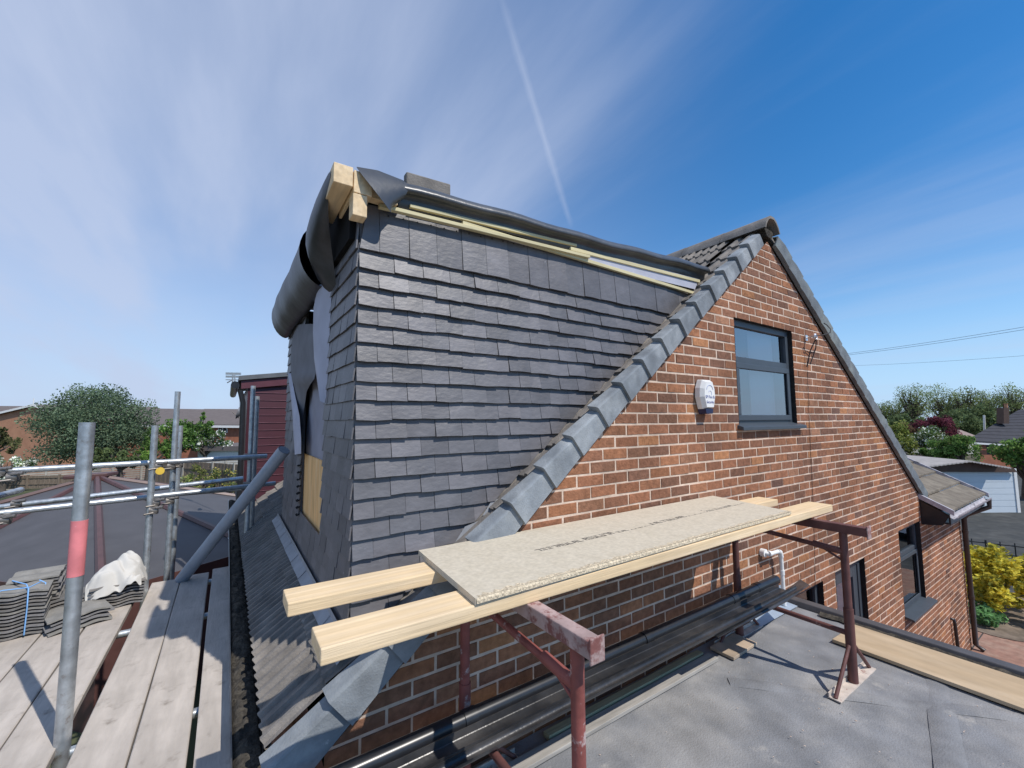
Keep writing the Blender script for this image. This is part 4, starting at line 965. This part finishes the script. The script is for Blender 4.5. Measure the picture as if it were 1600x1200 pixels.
b = MB(); b.hexa([(NX-.15, NY-.09, 1.085), (1.2, NY-.09, 1.46), (1.2, NY+2.7, 1.46), (NX-.15, NY+2.7, 1.085), (NX-.15, NY-.09, 1.145), (1.2, NY-.09, 1.52), (1.2, NY+2.7, 1.52), (NX-.15, NY+2.7, 1.145)]); b.build('felt_roof', m_greyfelt, nh)
b = MB(); b.tube([(NX-.19, NY-.08, 1.02), (NX-.19, NY+2.6, 1.02)], .05, 10); b.tube([(NX-.13, NY-.06, .95), (NX-.09, NY-.06, .78), (NX-.08, NY-.06, -.7)], .034, 10); b.build('gutter', m_black, nh)
an = thing('television_aerial', atD(372, 690, 9.0), 'silver television aerial on a thin mast left of the maroon dormer', 'aerial')
b = MB(); b.tube([atD(376, 700, 9.), atD(375, 606, 9.), atD(366, 599, 9.)], .014, 6); b.build('mast', m_alu, an)
b = MB()
for (y_, h) in ((585.5, .05), (590, .045), (594, .02)):
    A = atD(352.5, y_, 9.); B = atD(376, y_+.4, 9.); b.obox(A, B-A, FW*.02, UP*h)
b.tube([atD(364, 583, 9.), atD(363, 600, 9.)], .016, 6); b.tube([atD(367, 586, 9.), atD(367, 600, 9.)], .016, 6); b.tube([atD(355, 598, 9.), atD(362, 594, 9.)], .012, 6); b.build('elements', m_alu, an)
ds = thing('satellite_dish', atD(378, 655, 8.6), 'grey satellite dish on a bracket beside the maroon dormer', 'satellite dish')
b = MB(); c = atD(377, 646, 8.6); ax = (-FW*.4-RT*.8+UP*.25).normalized(); e1 = ax.cross(Vector((0, 0, 1))).normalized(); e2 = ax.cross(e1)
b.grid([[c+ax*(.06*r*r)+(e1*math.cos(t)+e2*math.sin(t))*.13*r for t in np.linspace(0, 6.283, 20)] for r in (0.02, .35, .7, 1.0)]); o = b.build('dish', mat('dish_grey', (.16, .17, .19), .5), ds); sd = o.modifiers.new('s', 'SOLIDIFY'); sd.thickness = .008
b = MB(); b.tube([c, c-ax*.12, c-ax*.12-UP*.15], .014, 6); b.tube([c+e2*.11, c+ax*.16], .008, 6); b.build('arm', m_galvd, ds)

# fences
def fence(pts, h, name, m, lab, boards=True, post_m=None, slat=False):
    f = thing(name, pts[0], lab, 'fence')
    for i in range(len(pts)-1):
        p, q = Vector(pts[i]), Vector(pts[i+1]); d_ = q-p; Ln = d_.length; n_ = max(1, int(round(Ln/1.83))); dn = Vector((-d_.y, d_.x, 0)).normalized()
        for k in range(n_):
            a, b_ = p+d_*(k/n_), p+d_*((k+1)/n_); mb = MB()
            if slat:
                for j in range(9): mb.obox(a+Vector((0, 0, .08+j*h/9)), b_-a, dn*.02, (0, 0, h/9*.72))
            else:
                m_ = 13
                for j in range(m_): mb.obox(a+(b_-a)*(j/m_)+dn*(.012*(j % 2)), (b_-a)*(.96/m_), dn*.015, (0, 0, h+rnd.uniform(-.008, .008)))
                mb.obox(a+Vector((0, 0, h*.3)), (b_-a), -dn*.03, (0, 0, .07)); mb.obox(a+Vector((0, 0, h*.8)), (b_-a), -dn*.03, (0, 0, .07))
            mb.build('fence_panel', m, f)
            mb = MB(); mb.obox(a-dn*.05-d_.normalized()*.05, d_.normalized()*.1, dn*.1, (0, 0, h+.06)); mb.build('post', post_m or m, f)
    return f
def gpt(px, py): q = atZ(px, py, G); return Vector((q.x, q.y, gz(q.x, q.y)))
fence([atD(240, 781, 23.5).to_2d().to_3d()+Vector((0, 0, G)), atD(330, 781, 22).to_2d().to_3d()+Vector((0, 0, G)), atD(440, 781, 19.5).to_2d().to_3d()+Vector((0, 0, G))], 1.8, 'panel_fence', m_timb, 'weathered brown panel fence behind the scaffold uprights', post_m=m_timbl)
A, B, Cq = atD(-60, 755, 27), atD(130, 750, 30), atD(395, 745, 31)
fence([(A.x, A.y, G-.6), (B.x, B.y, G-.5), (Cq.x, Cq.y, G-.2)], 1.35, 'slatted_fence', m_timbl, 'pale slatted fence across the back of the lawn', slat=True)
fence([(atD(-60, 770, 25)).to_2d().to_3d()+Vector((0, 0, G)), (atD(140, 760, 26)).to_2d().to_3d()+Vector((0, 0, G))], .75, 'low_fence', m_timb, 'low brown board fence along the lawn edge')

# far houses
RH = Vector((RT.x, RT.y, 0)).normalized(); FH = Vector((FW.x, FW.y, 0)).normalized(); ZUP = Vector((0, 0, 1))
def far_gable(pxl, pxr, pxa, pye, pya, D_, depth, mw, lab, zb, verge_col=m_white):
    h = thing('gabled_house', atD((pxl+pxr)/2, pye, D_).to_2d().to_3d()+Vector((0, 0, zb)), lab, 'house')
    Lp, Rp, Ap = atD(pxl, pye, D_), atD(pxr, pye, D_), atD(pxa, pya, D_)
    b = MB(); Lb, Rb = Vector((Lp.x, Lp.y, zb)), Vector((Rp.x, Rp.y, zb)); b.prism([Lb, Rb, Rp, Ap, Lp], FH*depth); b.build('wall', mw, h, recalc=True)
    for s_, (P,) in (('l', (Lp,)), ('r', (Rp,))):
        b = MB(); e = (P-Ap).normalized(); a = Ap-FH*.3+ZUP*.03; bb = P+e*.35-FH*.3+ZUP*.03; b.obox(a, bb-a, FH*(depth+.6), ZUP*.16); b.build('roof', m_farroof, h)
        b = MB(); a = Ap-FH*.36+ZUP*.0; bb = P+e*.36-FH*.36; b.obox(a, bb-a, FH*.05, ZUP*.22); b.build('bargeboard', verge_col, h)
    return h
h1 = far_gable(-30, 104, 57, 655, 634.5, 46, 12, m_orbrick, 'orange brick gable end with white bargeboards and brown louvred window', -6.6)
b = MB(); A = atD(27, 689, 45.9); wv_ = atD(56, 689, 45.9)-A; hv = atD(27, 671, 45.9)-A
b.obox(A, wv_, FH*.05, hv)
o = b.build('louvred_window', mat('brown_louvre', (.09, .055, .05), .6), h1)
b = MB()
for k in range(4): b.obox(A+hv*(.12+.23*k)-FH*.03, wv_, FH*.02, hv*.1)
b.build('louvre', m_brownp, o)
b = MB(); c = atD(52, 633, 46); b.tube([c, c+ZUP*.75], .04, 6); b.build('vent_pipe', m_white, h1)
def terrace(pxl, pxr, pyr_l, pyr_r, pye_l, pye_r, D_, zb, mw, lab, wins, fascia=m_white):
    h = thing('terraced_house', atD((pxl+pxr)/2, pye_l, D_).to_2d().to_3d()+Vector((0, 0, zb)), lab, 'house')
    El, Er = atD(pxl, pye_l, D_), atD(pxr, pye_r, D_); Rl, Rr = atD(pxl, pyr_l, D_+4), atD(pxr, pyr_r, D_+4)
    b = MB(); b.prism([Vector((El.x, El.y, zb)), Vector((Er.x, Er.y, zb)), Er, El], FH*8); b.build('wall', mw, h, recalc=True)
    b = MB(); a = El-FH*.4-RH*.2; e = Er-FH*.4+RH*.2; b.prism([a, e, Rr+RH*.2, Rl-RH*.2], ZUP*.14); b.prism([Rl-RH*.2, Rr+RH*.2, e+FH*8.8, a+FH*8.8], ZUP*.14); b.build('roof', m_farroof, h)
    b = MB(); b.obox(El-FH*.46-ZUP*.22, Er-El, FH*.06, ZUP*.26); b.build('fascia_board', fascia, h)
    for (x0, y0, x1, y1) in wins:
        A = atD(x0, y1, D_-.05); w_ = atD(x1, y1, D_-.05)-A; v_ = atD(x0, y0, D_-.05)-A
        b = MB(); b.obox(A-FH*.04, w_, FH*.09, v_); fo = b.build('window', m_white, h)
        b = MB()
        for k in (0, 1): b.obox(A+w_*(.09+.46*k)+v_*.12-FH*.06, w_*.36, FH*.02, v_*.76)
        b.build('pane', m_room, fo)
    return h
terrace(120, 318, 638, 641, 664.5, 664.5, 52, -6.6, m_redbrick, 'brick terraced house behind the leafy tree with a plain brown roof', [(246, 667, 256, 674)])
terrace(321, 392, 640.5, 641, 665, 665.5, 49, -6.6, m_redbrick, 'red brick terraced house with white window and white fascia left of the maroon dormer', [(341, 667, 355.5, 676)])
terrace(-140, 240, 634.5, 637, 652, 652, 75, -6.6, m_redbrick, 'distant terraced house whose long roof rises behind the orange gable', [])
cv = thing('white_outbuilding', atD(330, 716, 34).to_2d().to_3d()+Vector((0, 0, G-1.)), 'low white garage with a flat grey roof beyond the panel fence', 'garage')
A, B = atD(309, 718, 34), atD(390, 718, 34); hv = atD(309, 704, 34)-A
b = MB(); b.obox(A-ZUP*1.5, B-A, FH*5, hv+ZUP*1.5); b.build('wall', m_white, cv)
b = MB(); b.obox(A+hv-RH*.3-FH*.3, (B-A)+RH*.6, FH*5.6, ZUP*.36); b.build('roof', m_farroof, cv)

# ------------------------------------------------------------------ foliage
nprng = np.random.default_rng(11)
def leaves(mb, clumps, n, size, pal, seed, flat=0.0):
    """leaf quads spread through many small clumps (centre, radius)"""
    r = np.random.default_rng(seed); pal = np.array(pal); w = np.array([c[1]**2 for c in clumps]); w /= w.sum()
    idx = r.choice(len(clumps), n, p=w); cen = np.array([tuple(c[0]) for c in clumps])[idx]; rad = np.array([c[1] for c in clumps])[idx]
    d = r.normal(size=(n, 3)); d /= np.linalg.norm(d, axis=1)[:, None]
    P = cen+d*(rad*(r.random(n)**.45))[:, None]
    a = r.normal(size=(n, 3)); a[:, 2] *= (1-flat); a /= np.linalg.norm(a, axis=1)[:, None]
    b = np.cross(a, r.normal(size=(n, 3))); b /= np.linalg.norm(b, axis=1)[:, None]
    s = size*(.6+.8*r.random(n)); ci = r.integers(0, len(pal), n); cl_tone = .6+.75*r.random(len(clumps))
    Cc_ = 1.75*pal[ci]*(cl_tone[idx]*(.85+.3*r.random(n)))[:, None]
    A = P-a*s[:, None]*.5; B = P+b*s[:, None]*.32; C_ = P+a*s[:, None]*.5; D_ = P-b*s[:, None]*.32
    base = len(mb.v); q = np.stack([A, B, C_, D_], 1).reshape(-1, 3)
    mb.v += [tuple(x) for x in q.tolist()]
    mb.f += [(base+4*i, base+4*i+1, base+4*i+2, base+4*i+3) for i in range(n)]
    mb.c += [tuple(x) for x in Cc_.tolist()]; mb.m += [0]*n; mb.sm += [False]*n
def clump_cloud(c, rx, ry, rz_, k, cr, seed, shell=.55, lo=-.6):
    r = random.Random(seed); out = []
    while len(out) < k:
        x, y, z = r.uniform(-1, 1), r.uniform(-1, 1), r.uniform(-1, 1); q = math.sqrt(x*x+y*y+z*z)
        if q > 1 or q < shell*r.random() or z < lo: continue
        out.append((Vector((c[0]+x*rx, c[1]+y*ry, c[2]+z*rz_)), cr*r.uniform(.6, 1.35)))
    return out
def tree(name, lab, cat, base, h, crown, n, size, pal, seed, grp=None, nbr=14, tr=.16, thin=False, k=46, clr=.3, flat=0.):
    """crown=(cx,cy,cz,rx,ry,rz) relative to the base"""
    base = Vector(base); t = thing(name, base, lab, cat, grp); r = random.Random(seed)
    cx, cy, cz, rx, ry, rzz = crown; cc = base+Vector((cx, cy, cz))
    cl_ = clump_cloud(cc, rx, ry, rzz, k, clr*min(rx, rzz), seed)
    tk = MB(); fork = base+Vector((cx*.5, cy*.5, max(.3, cz-rzz*.75)))
    tk.tube([base-ZUP*.1, base.lerp(fork, .5)+Vector((r.uniform(-.08, .08), r.uniform(-.08, .08), 0)), fork], [tr*1.25, tr, tr*.85], 8)
    for i in range(nbr):
        tgt = r.choice(cl_)[0]; mid = fork.lerp(tgt, .5)+Vector((r.uniform(-.15, .15)*rx, r.uniform(-.15, .15)*ry, -.10*rzz+r.uniform(0, .15)*rzz))
        tk.tube([fork.lerp(base, r.random()*.25), mid, tgt], [tr*.5, tr*.28, tr*.08], 6, cap=False)
        for j in range(3 if thin else 1):
            t2 = mid.lerp(tgt, .5)+Vector((r.uniform(-.45, .45)*rx, r.uniform(-.45, .45)*ry, r.uniform(-.05, .45)*rzz)); tk.tube([mid, mid.lerp(t2, .5)+ZUP*.04*rzz, t2], [tr*.22, tr*.13, tr*.05], 5, cap=False)
    tk.build('trunk', m_bark, t)
    lf = MB(); leaves(lf, cl_, n, size, pal, seed, flat); lf.build('crown', m_leaf, t)
    return t
def gbase(px, D_, dz=0): q = atD(px, 700, D_); return Vector((q.x, q.y, gz(q.x, q.y)+dz))
GW = [(.083, .118, .068), (.096, .132, .078), (.073, .104, .06), (.108, .145, .09)]
GB = [(.06, .12, .03), (.08, .15, .035), (.05, .09, .025), (.11, .17, .05)]
GL = [(.13, .21, .04), (.10, .17, .035), (.16, .24, .06), (.07, .12, .03)]
def px2m(dpx, D_): return dpx/FPX*D_
# the big willow-like tree at the left
B0 = gbase(160, 34); top = atD(160, 604, 34); Hh = top.z-B0.z
tree('leafy_tree', 'big dense grey green tree in front of the orange brick gable', 'tree', B0, Hh, (-.5, 0, Hh*.58, 3.5, 3.2, Hh*.42), 34000, .15, GW, 3, k=190, clr=.25, tr=.25)
tree('leafy_tree', 'small brownish green tree at the left edge before the orange gable', 'tree', gbase(-14, 27), 4, (0, 0, 3.1, 1.5, 1.4, 1.0), 2600, .18, [(.09, .09, .04), (.07, .08, .035), (.11, .11, .05)], 4, k=26)
tree('garden_shrub', 'white flowering bush below the small brownish tree', 'shrub', gbase(8, 25), 2.2, (0, 0, 1.35, 1.2, 1., .75), 1800, .13, [(.07, .11, .04), (.55, .55, .5), (.09, .13, .05), (.6, .6, .52)], 5, k=22)
tree('leafy_tree', 'green tree behind the tall upright in the middle of the left background', 'tree', gbase(276, 33), 4, (0, 0, 3.35, 2.3, 1.8, 1.45), 5200, .18, GB, 6, k=44)
tree('garden_shrub', 'white blossomed hawthorn in front of the red brick terraced house', 'shrub', gbase(322, 34), 3, (0, 0, 2.95, 1.9, 1.5, .95), 3600, .16, [(.06, .1, .035), (.5, .5, .46), (.07, .12, .04), (.05, .085, .03)], 8, k=34)
tree('conifer_shrub', 'narrow dark green bush rising beside the white fascia of the terraced house', 'shrub', gbase(318, 36), 5, (0, 0, 4.2, .7, .7, 1.6), 1600, .18, GB, 9, k=16)
tree('garden_shrub', 'bright yellow green low bush by the pale slatted fence', 'shrub', gbase(234, 27), 2, (0, 0, 1.8, 1.1, .9, .65), 1500, .14, GL, 10, k=18)
tree('garden_shrub', 'olive bush at the foot of the big dense tree', 'shrub', gbase(190, 29), 2, (0, 0, 1.7, 2.2, 1.4, .8), 2600, .17, [(.09, .12, .045), (.07, .09, .04)], 12, k=28)
tree('garden_shrub', 'yellowish climbing shrub against the panel fence', 'shrub', gbase(318, 21), 2, (0, 0, 1.0, .9, .4, .75), 1500, .1, [(.2, .22, .07), (.3, .28, .1), (.13, .17, .05), (.1, .13, .05)], 13, k=18)
tree('garden_shrub', 'yellow dotted dark shrub in the shade beside the fence end', 'shrub', gbase(352, 20), 2, (0, 0, 1.0, .7, .4, .7), 900, .09, [(.08, .11, .04), (.07, .1, .04), (.35, .3, .08)], 14, k=14)
# right hand trees
SP = [(.12, .16, .05), (.145, .18, .07), (.10, .13, .05), (.165, .185, .085)]
spec = [(1402, 625, 74, 15, 'leftmost tall thin crowned tree just right of the gable slope'), (1432, 603, 70, 15, 'tall thin crowned spring tree standing above the copper beech'), (1476, 603, 72, 17, 'tall spring tree with forked bare limbs right of the copper beech'), (1512, 607, 68, 16, 'spring tree with yellow green crown left of the white pole'), (1548, 612, 74, 16, 'hazy pale spring tree behind the white pole'), (1588, 604, 66, 17, 'tall spring tree behind the brown chimney at the right edge'), (1640, 600, 66, 16, 'tall spring tree rising furthest right past the chimney')]
for i, (px, pyt, D_, wpx, lab) in enumerate(spec):
    B0 = gbase(px, D_); H_ = atD(px, pyt, D_).z-G; rx = px2m(27, D_)
    tree('spring_tree', lab, 'tree', B0, H_, (0, 0, H_*.68, rx, rx*.8, H_*.33), 3000, .2, SP, 30+i, 'tall spring trees along the right skyline', nbr=34, tr=.3, thin=True, k=60, clr=.36)
for i, (px, pyt, D_, lab) in enumerate([(1410, 652, 60, 'dense green tree under the leftmost thin trees'), (1500, 640, 58, 'broad dark green tree massed left of the dark roof'), (1545, 636, 60, 'broad dark green tree directly behind the dark tiled roof'), (1455, 652, 62, 'dense green tree behind the copper beech'), (1590, 646, 58, 'dense green tree behind the chimney base')]):
    B0 = gbase(px, D_); H_ = atD(px, pyt, D_).z-G; rx = px2m(30, D_)
    tree('dense_tree', lab, 'tree', B0, H_, (0, 0, H_*.55, rx, rx*.8, H_*.47), 5200, .3, [(.065, .09, .04), (.08, .105, .045), (.095, .125, .055)], 50+i, nbr=8, k=60, clr=.28)
B0 = gbase(1463, 46); H_ = atD(1463, 649, 46).z-G; tree('copper_beech', 'dark purple red beech tree in front of the tall spring trees', 'tree', B0, H_, (0, 0, H_*.60, px2m(30, 46), 1.8, H_*.38), 5200, .2, [(.10, .03, .042), (.12, .035, .045), (.08, .026, .036)], 61, k=60, clr=.26)
B0 = gbase(1420, 44); H_ = atD(1420, 659, 44).z-G; tree('russet_tree', 'dull reddish brown tree left of the copper beech', 'tree', B0, H_, (0, 0, H_*.6, px2m(22, 44), 1.4, H_*.36), 2800, .2, [(.11, .06, .04), (.09, .06, .035), (.12, .08, .05)], 62, k=36)
B0 = gbase(1444, 38); H_ = atD(1444, 664, 38).z-G; tree('hawthorn', 'white flowered rounded hawthorn below the copper beech', 'tree', B0, H_, (0, 0, H_*.62, px2m(25, 38), 1.3, H_*.36), 3600, .17, [(.06, .1, .035), (.5, .52, .46), (.06, .09, .03), (.08, .12, .045)], 63, k=40)
B0 = gbase(1398, 34); H_ = atD(1398, 655, 34).z-G; tree('olive_tree', 'yellow green bushy tree emerging from behind the gable slope', 'tree', B0, H_, (0, 0, H_*.55, px2m(26, 34), 1.3, H_*.42), 3400, .17, [(.12, .14, .03), (.09, .115, .03), (.15, .16, .05)], 64, k=36)
for i, (px, pyt, D_, hw, lab) in enumerate([(1478, 685, 31, 20, 'bright green bush behind the left of the garage roof'), (1502, 680, 30, 22, 'bright green rounded bush left of the red brick bungalow wall'), (1455, 700, 33, 15, 'mid green bush beside the grey shed')]):
    B0 = gbase(px, D_); H_ = atD(px, pyt, D_).z-G; tree('garden_bush', lab, 'bush', B0, H_, (0, 0, H_*.6, px2m(hw, D_), 1., H_*.4), 3200, .14, GB+[(.14, .2, .06)], 70+i, k=40)
B0 = gbase(1590, 20.5); H_ = atD(1590, 672, 20.5).z-G; tree('leafy_tree', 'bright leafy tree overhanging the right end of the garage door', 'tree', B0+RH*.2, H_, (0.2, -.1, H_*.62, 1.25, 1.1, H_*.40), 5200, .15, GB+[(.17, .25, .06)], 80, k=56)
B0 = Vector((11.75, -.05, G)); tree('golden_shrub', 'dense golden yellow shrub on the soil bed past the house corner', 'shrub', B0, 1.5, (.1, -.05, .62, 1.05, .85, .62), 9000, .085, [(.40, .33, .04), (.44, .38, .06), (.30, .27, .04), (.17, .18, .04), (.40, .35, .05)], 81, nbr=3, tr=.03, k=130, clr=.2, flat=.6)
tree('garden_plant', 'low blue green leafy plant at the front of the golden shrub', 'plant', (10.75, -.02, G), .5, (0, 0, .2, .32, .28, .2), 420, .09, [(.1, .2, .08), (.13, .24, .1)], 82, nbr=4, tr=.012, k=16, clr=.4, flat=.6)

# ================================================================== right background buildings
ga = thing('garage', atD(1530, 800, 17.45).to_2d().to_3d()+Vector((0, 0, G)), 'detached garage with wide pale blue door and shallow corrugated roof', 'garage')
D_ = 17.45
Ld, Rd, Lt, Rt_ = atD(1452, 803, D_), atD(1590, 806, D_), atD(1452, 735.5, D_), atD(1590, 737.5, D_)
Ld.z = Rd.z = G; ud = (Rd-Ld)
b = MB()
for k in range(7): b.obox(Ld+ZUP*((Lt.z-G)*k/7+.006), ud, FH*.04, ZUP*((Lt.z-G)/7-.012))
b.obox(Ld+FH*.02, ud, FH*.04, ZUP*(Lt.z-G)); b.build('garage_door', m_gdoor, ga)
for P in (Ld-RH*.12, Rd): b = MB(); b.obox(P-FH*.03, RH*.12, FH*.1, ZUP*(Lt.z-G+.05)); b.build('door_jamb', m_white, ga)
eL, eR, apx_ = atD(1432, 731, D_-.4), atD(1572+8, 731, D_-.4), atD(1517, 720.5, D_-.4)
b = MB(); g0 = Lt+FH*.0-RH*.15; b.prism([atD(1440, 737, D_), atD(1590, 738, D_), atD(1584, 731, D_), atD(1517, 721.5, D_), atD(1438, 731, D_)], FH*.1); b.build('gable_board', m_browngable, ga, recalc=True)
b = MB(); dep = FH*5.2-RH*1.2
n_ = 26
for (P, Q) in ((eL, apx_), (apx_, eR)):
    rows = [[], []]
    for k in range(n_+1):
        c = P.lerp(Q, k/n_)+ZUP*(.02 if k % 2 else 0); rows[0].append(c); rows[1].append(c+dep+ZUP*.12)
    b.grid(rows, smooth=False)
    b.grid([[c-ZUP*.05 for c in rows[0]], rows[0]], smooth=False)
b.build('roof', m_garageroof, ga)
b = MB(); b.obox(Ld-RH*.1+FH*.1, FH*5, RH*.1, ZUP*(Lt.z-G)); b.obox(Rd+FH*.1+RH*.02, FH*5, RH*.1, ZUP*(Lt.z-G)); b.obox(Ld+FH*5, ud, FH*.1, ZUP*(Lt.z-G)); b.build('wall', m_redbrick, ga)
# bungalow on the far right
bu = thing('bungalow', atD(1570, 720, 32).to_2d().to_3d()+Vector((0, 0, G)), 'red brick bungalow with steep dark tiled roof and brown chimney', 'house')
D_ = 31
E0, E1 = atD(1510, 691, D_), atD(1700, 702, D_); P0, P1 = atD(1592, 643, D_+4), atD(1760, 630, D_+4)
b = MB(); n_ = 11
for k in range(n_):
    a, c = k/n_, (k+1)/n_
    b.prism([E0.lerp(P0, a)+ZUP*.03, E1.lerp(P1, a)+ZUP*.03, E1.lerp(P1, c), E0.lerp(P0, c)], ZUP*.12)
b.build('roof', m_darkroof, bu)
b = MB(); VD = (E0-Vector(CAM)); VD.z = 0; VD.normalize(); b.obox(Vector((E0.x, E0.y, G))+RH*.9+VD*.3, RH*9, VD*6+RH*.5, ZUP*(E0.z-G-.1)); b.build('wall', m_redbrick, bu)
b = MB(); b.obox(E0-FH*.12-ZUP*.1, E1-E0, FH*.1, ZUP*.12); b.build('gutter', m_white, bu)
b = MB(); A = atD(1568.5, 662, D_+1.6); b.obox(A, RH*.42, FH*.5, atD(1568.5, 637, D_+1.6)-A); b.build('chimney', m_browngable, bu)
b = MB(); A = atD(1572, 637, D_+1.75); b.tube([A, A+ZUP*.28], .1, 10); b.tube([A+ZUP*.28, A+ZUP*.32], .12, 10); b.build('chimney_pot', m_orbrick, bu)
A = atD(1546, 712, D_-.1)
b = MB(); b.obox(A+FH*.25, RH*1.0, FH*.1, ZUP*.9); w_ = b.build('window', m_white, bu)
b = MB(); b.obox(A+FH*.22+RH*.08+ZUP*.08, RH*.38, FH*.02, ZUP*.74); b.obox(A+FH*.22+RH*.54+ZUP*.08, RH*.38, FH*.02, ZUP*.74); b.build('pane', m_room, w_)
b = MB(); A = atD(1538, 700, 36); b.tube([Vector((A.x, A.y, G)), atD(1537.5, 649, 36)], .07, 8); one(b, 'white_pole', m_white, 'slim white pole standing behind the dark tiled bungalow roof', 'pole')
sh = thing('garden_shed', atD(1440, 700, 40).to_2d().to_3d()+Vector((0, 0, G)), 'pale grey green shed below the white flowered hawthorn', 'shed')
A, B = atD(1420, 697, 40), atD(1462, 697, 40); b = MB(); b.obox(Vector((A.x, A.y, G)), B-A, FH*3, ZUP*(atD(1420, 687, 40).z-G)); b.build('wall', mat('pale_green_shed', (.4, .43, .4), .8), sh)
b = MB(); A = atD(1418, 687.5, 39.8); B = atD(1464, 686.5, 39.8); b.obox(A, B-A, FH*3.4+ZUP*.3, ZUP*.1); b.build('roof', m_farroof, sh)
gs = thing('flat_outbuilding', atD(1430, 712, 33).to_2d().to_3d()+Vector((0, 0, G)), 'low dark flat roofed outbuilding left of the garage roof', 'outbuilding')
A, B = atD(1404, 708, 33), atD(1462, 714, 33); b = MB(); b.obox(Vector((A.x, A.y, G)), B-A, FH*4, ZUP*(A.z-G-.3)); b.build('wall', m_fartimber, gs)
b = MB(); b.obox(A-RH*.2-ZUP*.25, B-A+RH*.4, FH*4.3+ZUP*.25, ZUP*.25); b.build('roof', m_farroof, gs)
rs = thing('tiled_outbuilding', atD(1510, 690, 45).to_2d().to_3d()+Vector((0, 0, G)), 'small outbuilding with low brown roof beneath the copper beech', 'outbuilding')
A, B = atD(1486, 682, 45), atD(1520, 684, 45); b = MB(); b.obox(Vector((A.x, A.y, G)), B-A, FH*4, ZUP*(A.z-G)); b.build('wall', m_fartimber, rs)
b = MB(); e0 = A-RH*.3-FH*.3; e1 = B+RH*.3-FH*.3; t0 = atD(1489, 673, 48); t1 = atD(1500, 673, 48); b.prism([e0, e1, t1, t0], ZUP*.12); b.build('roof', mat('pinkish_tile', (.27, .2, .17), .85), rs)
# iron railing, car
fi = thing('iron_railing', (16.4, .6, G), 'low black iron railing beyond the golden shrub', 'railing')
P, Q = Vector((16.1, 1.55, G)), Vector((16.75, -.25, G)); b = MB()
for z in (.12, .42): b.tube([P+ZUP*z, Q+ZUP*z], .018, 6)
for k in range(8): 
    c = P.lerp(Q, k/7); b.tube([c, c+ZUP*.5], .022 if k % 3 == 0 else .013, 6)
b.build('bars', m_iron, fi)
car = thing('parked_car', (15.2, -1.15, G), 'white parked car just showing at the right edge of the frame', 'car')
O = Vector((15.9, -.55, G)); ex = Vector((.35, -.94, 0)); ey = Vector((.94, .35, 0))
def cpnt(a, w, z): return O+ex*a+ey*w+ZUP*z
prof = [(0, .25), (0, .62), (.08, .78), (.9, .95), (1.5, 1.38), (3.0, 1.42), (3.8, .98), (4.2, .9), (4.25, .3)]
b = MB(); rows = []
for w, ins in ((0, .06), (.06, 0), (1.64, 0), (1.7, .06)): rows.append([cpnt(a, w, z-ins*(z > .5)) for a, z in prof])
b.grid(rows, smooth=False); b.face(rows[0]); b.face(rows[-1][::-1]); b.build('body', m_carw, car, .03)
b = MB()
b.face([cpnt(.98, .14, .985), cpnt(.98, 1.56, .985), cpnt(1.46, 1.46, 1.352), cpnt(1.46, .24, 1.352)][::-1])
b.face([cpnt(1.15, -.006, 1.0), cpnt(3.6, -.006, 1.0), cpnt(3.0, -.004, 1.33), cpnt(1.6, -.004, 1.31)])
b.face([cpnt(1.15, 1.706, 1.0), cpnt(3.6, 1.706, 1.0), cpnt(3.0, 1.704, 1.33), cpnt(1.6, 1.704, 1.31)][::-1]); o = b.build('glazing', mat('car_glass', (.03, .035, .04), .08), car); sd = o.modifiers.new('s', 'SOLIDIFY'); sd.thickness = .012; sd.offset = 0
for a in (.85, 3.4):
    for w in (-.01, 1.53):
        b = MB(); b.tube([cpnt(a, w, .31), cpnt(a, w+.18, .31)], .31, 20); wo_ = b.build('wheel', m_black, car)
        b = MB(); b.tube([cpnt(a, w-.006, .31), cpnt(a, w+.186, .31)], .19, 16); b.build('rim', m_alu, wo_)
for w in (.1, 1.3): b = MB(); b.obox(cpnt(-.015, w, .6), ey*.3, ex*.05, ZUP*.14); b.build('headlight', m_alu, car, .02)

# overhead wires
for i, (a, b_, lab) in enumerate([((1316, 553.5), (1640, 504), 'upper overhead cable of the close pair right of the gable'), ((1314, 556), (1640, 508.5), 'lower overhead cable of the close pair right of the gable'), ((1326, 571.5), (1640, 552.5), 'single thin overhead cable below the pair right of the gable')]):
    A, B = atD(*a, 24), atD(*b_, 17); b = MB(); b.tube([A.lerp(B, t)-ZUP*(.25*4*t*(1-t)*.25) for t in np.linspace(-.25, 1.6, 22)], .0075 if i < 2 else .005, 5)
    one(b, 'overhead_cable', m_cable, lab, 'cable', 'overhead cables in the right hand sky')
for o in protos: bpy.data.objects.remove(o)
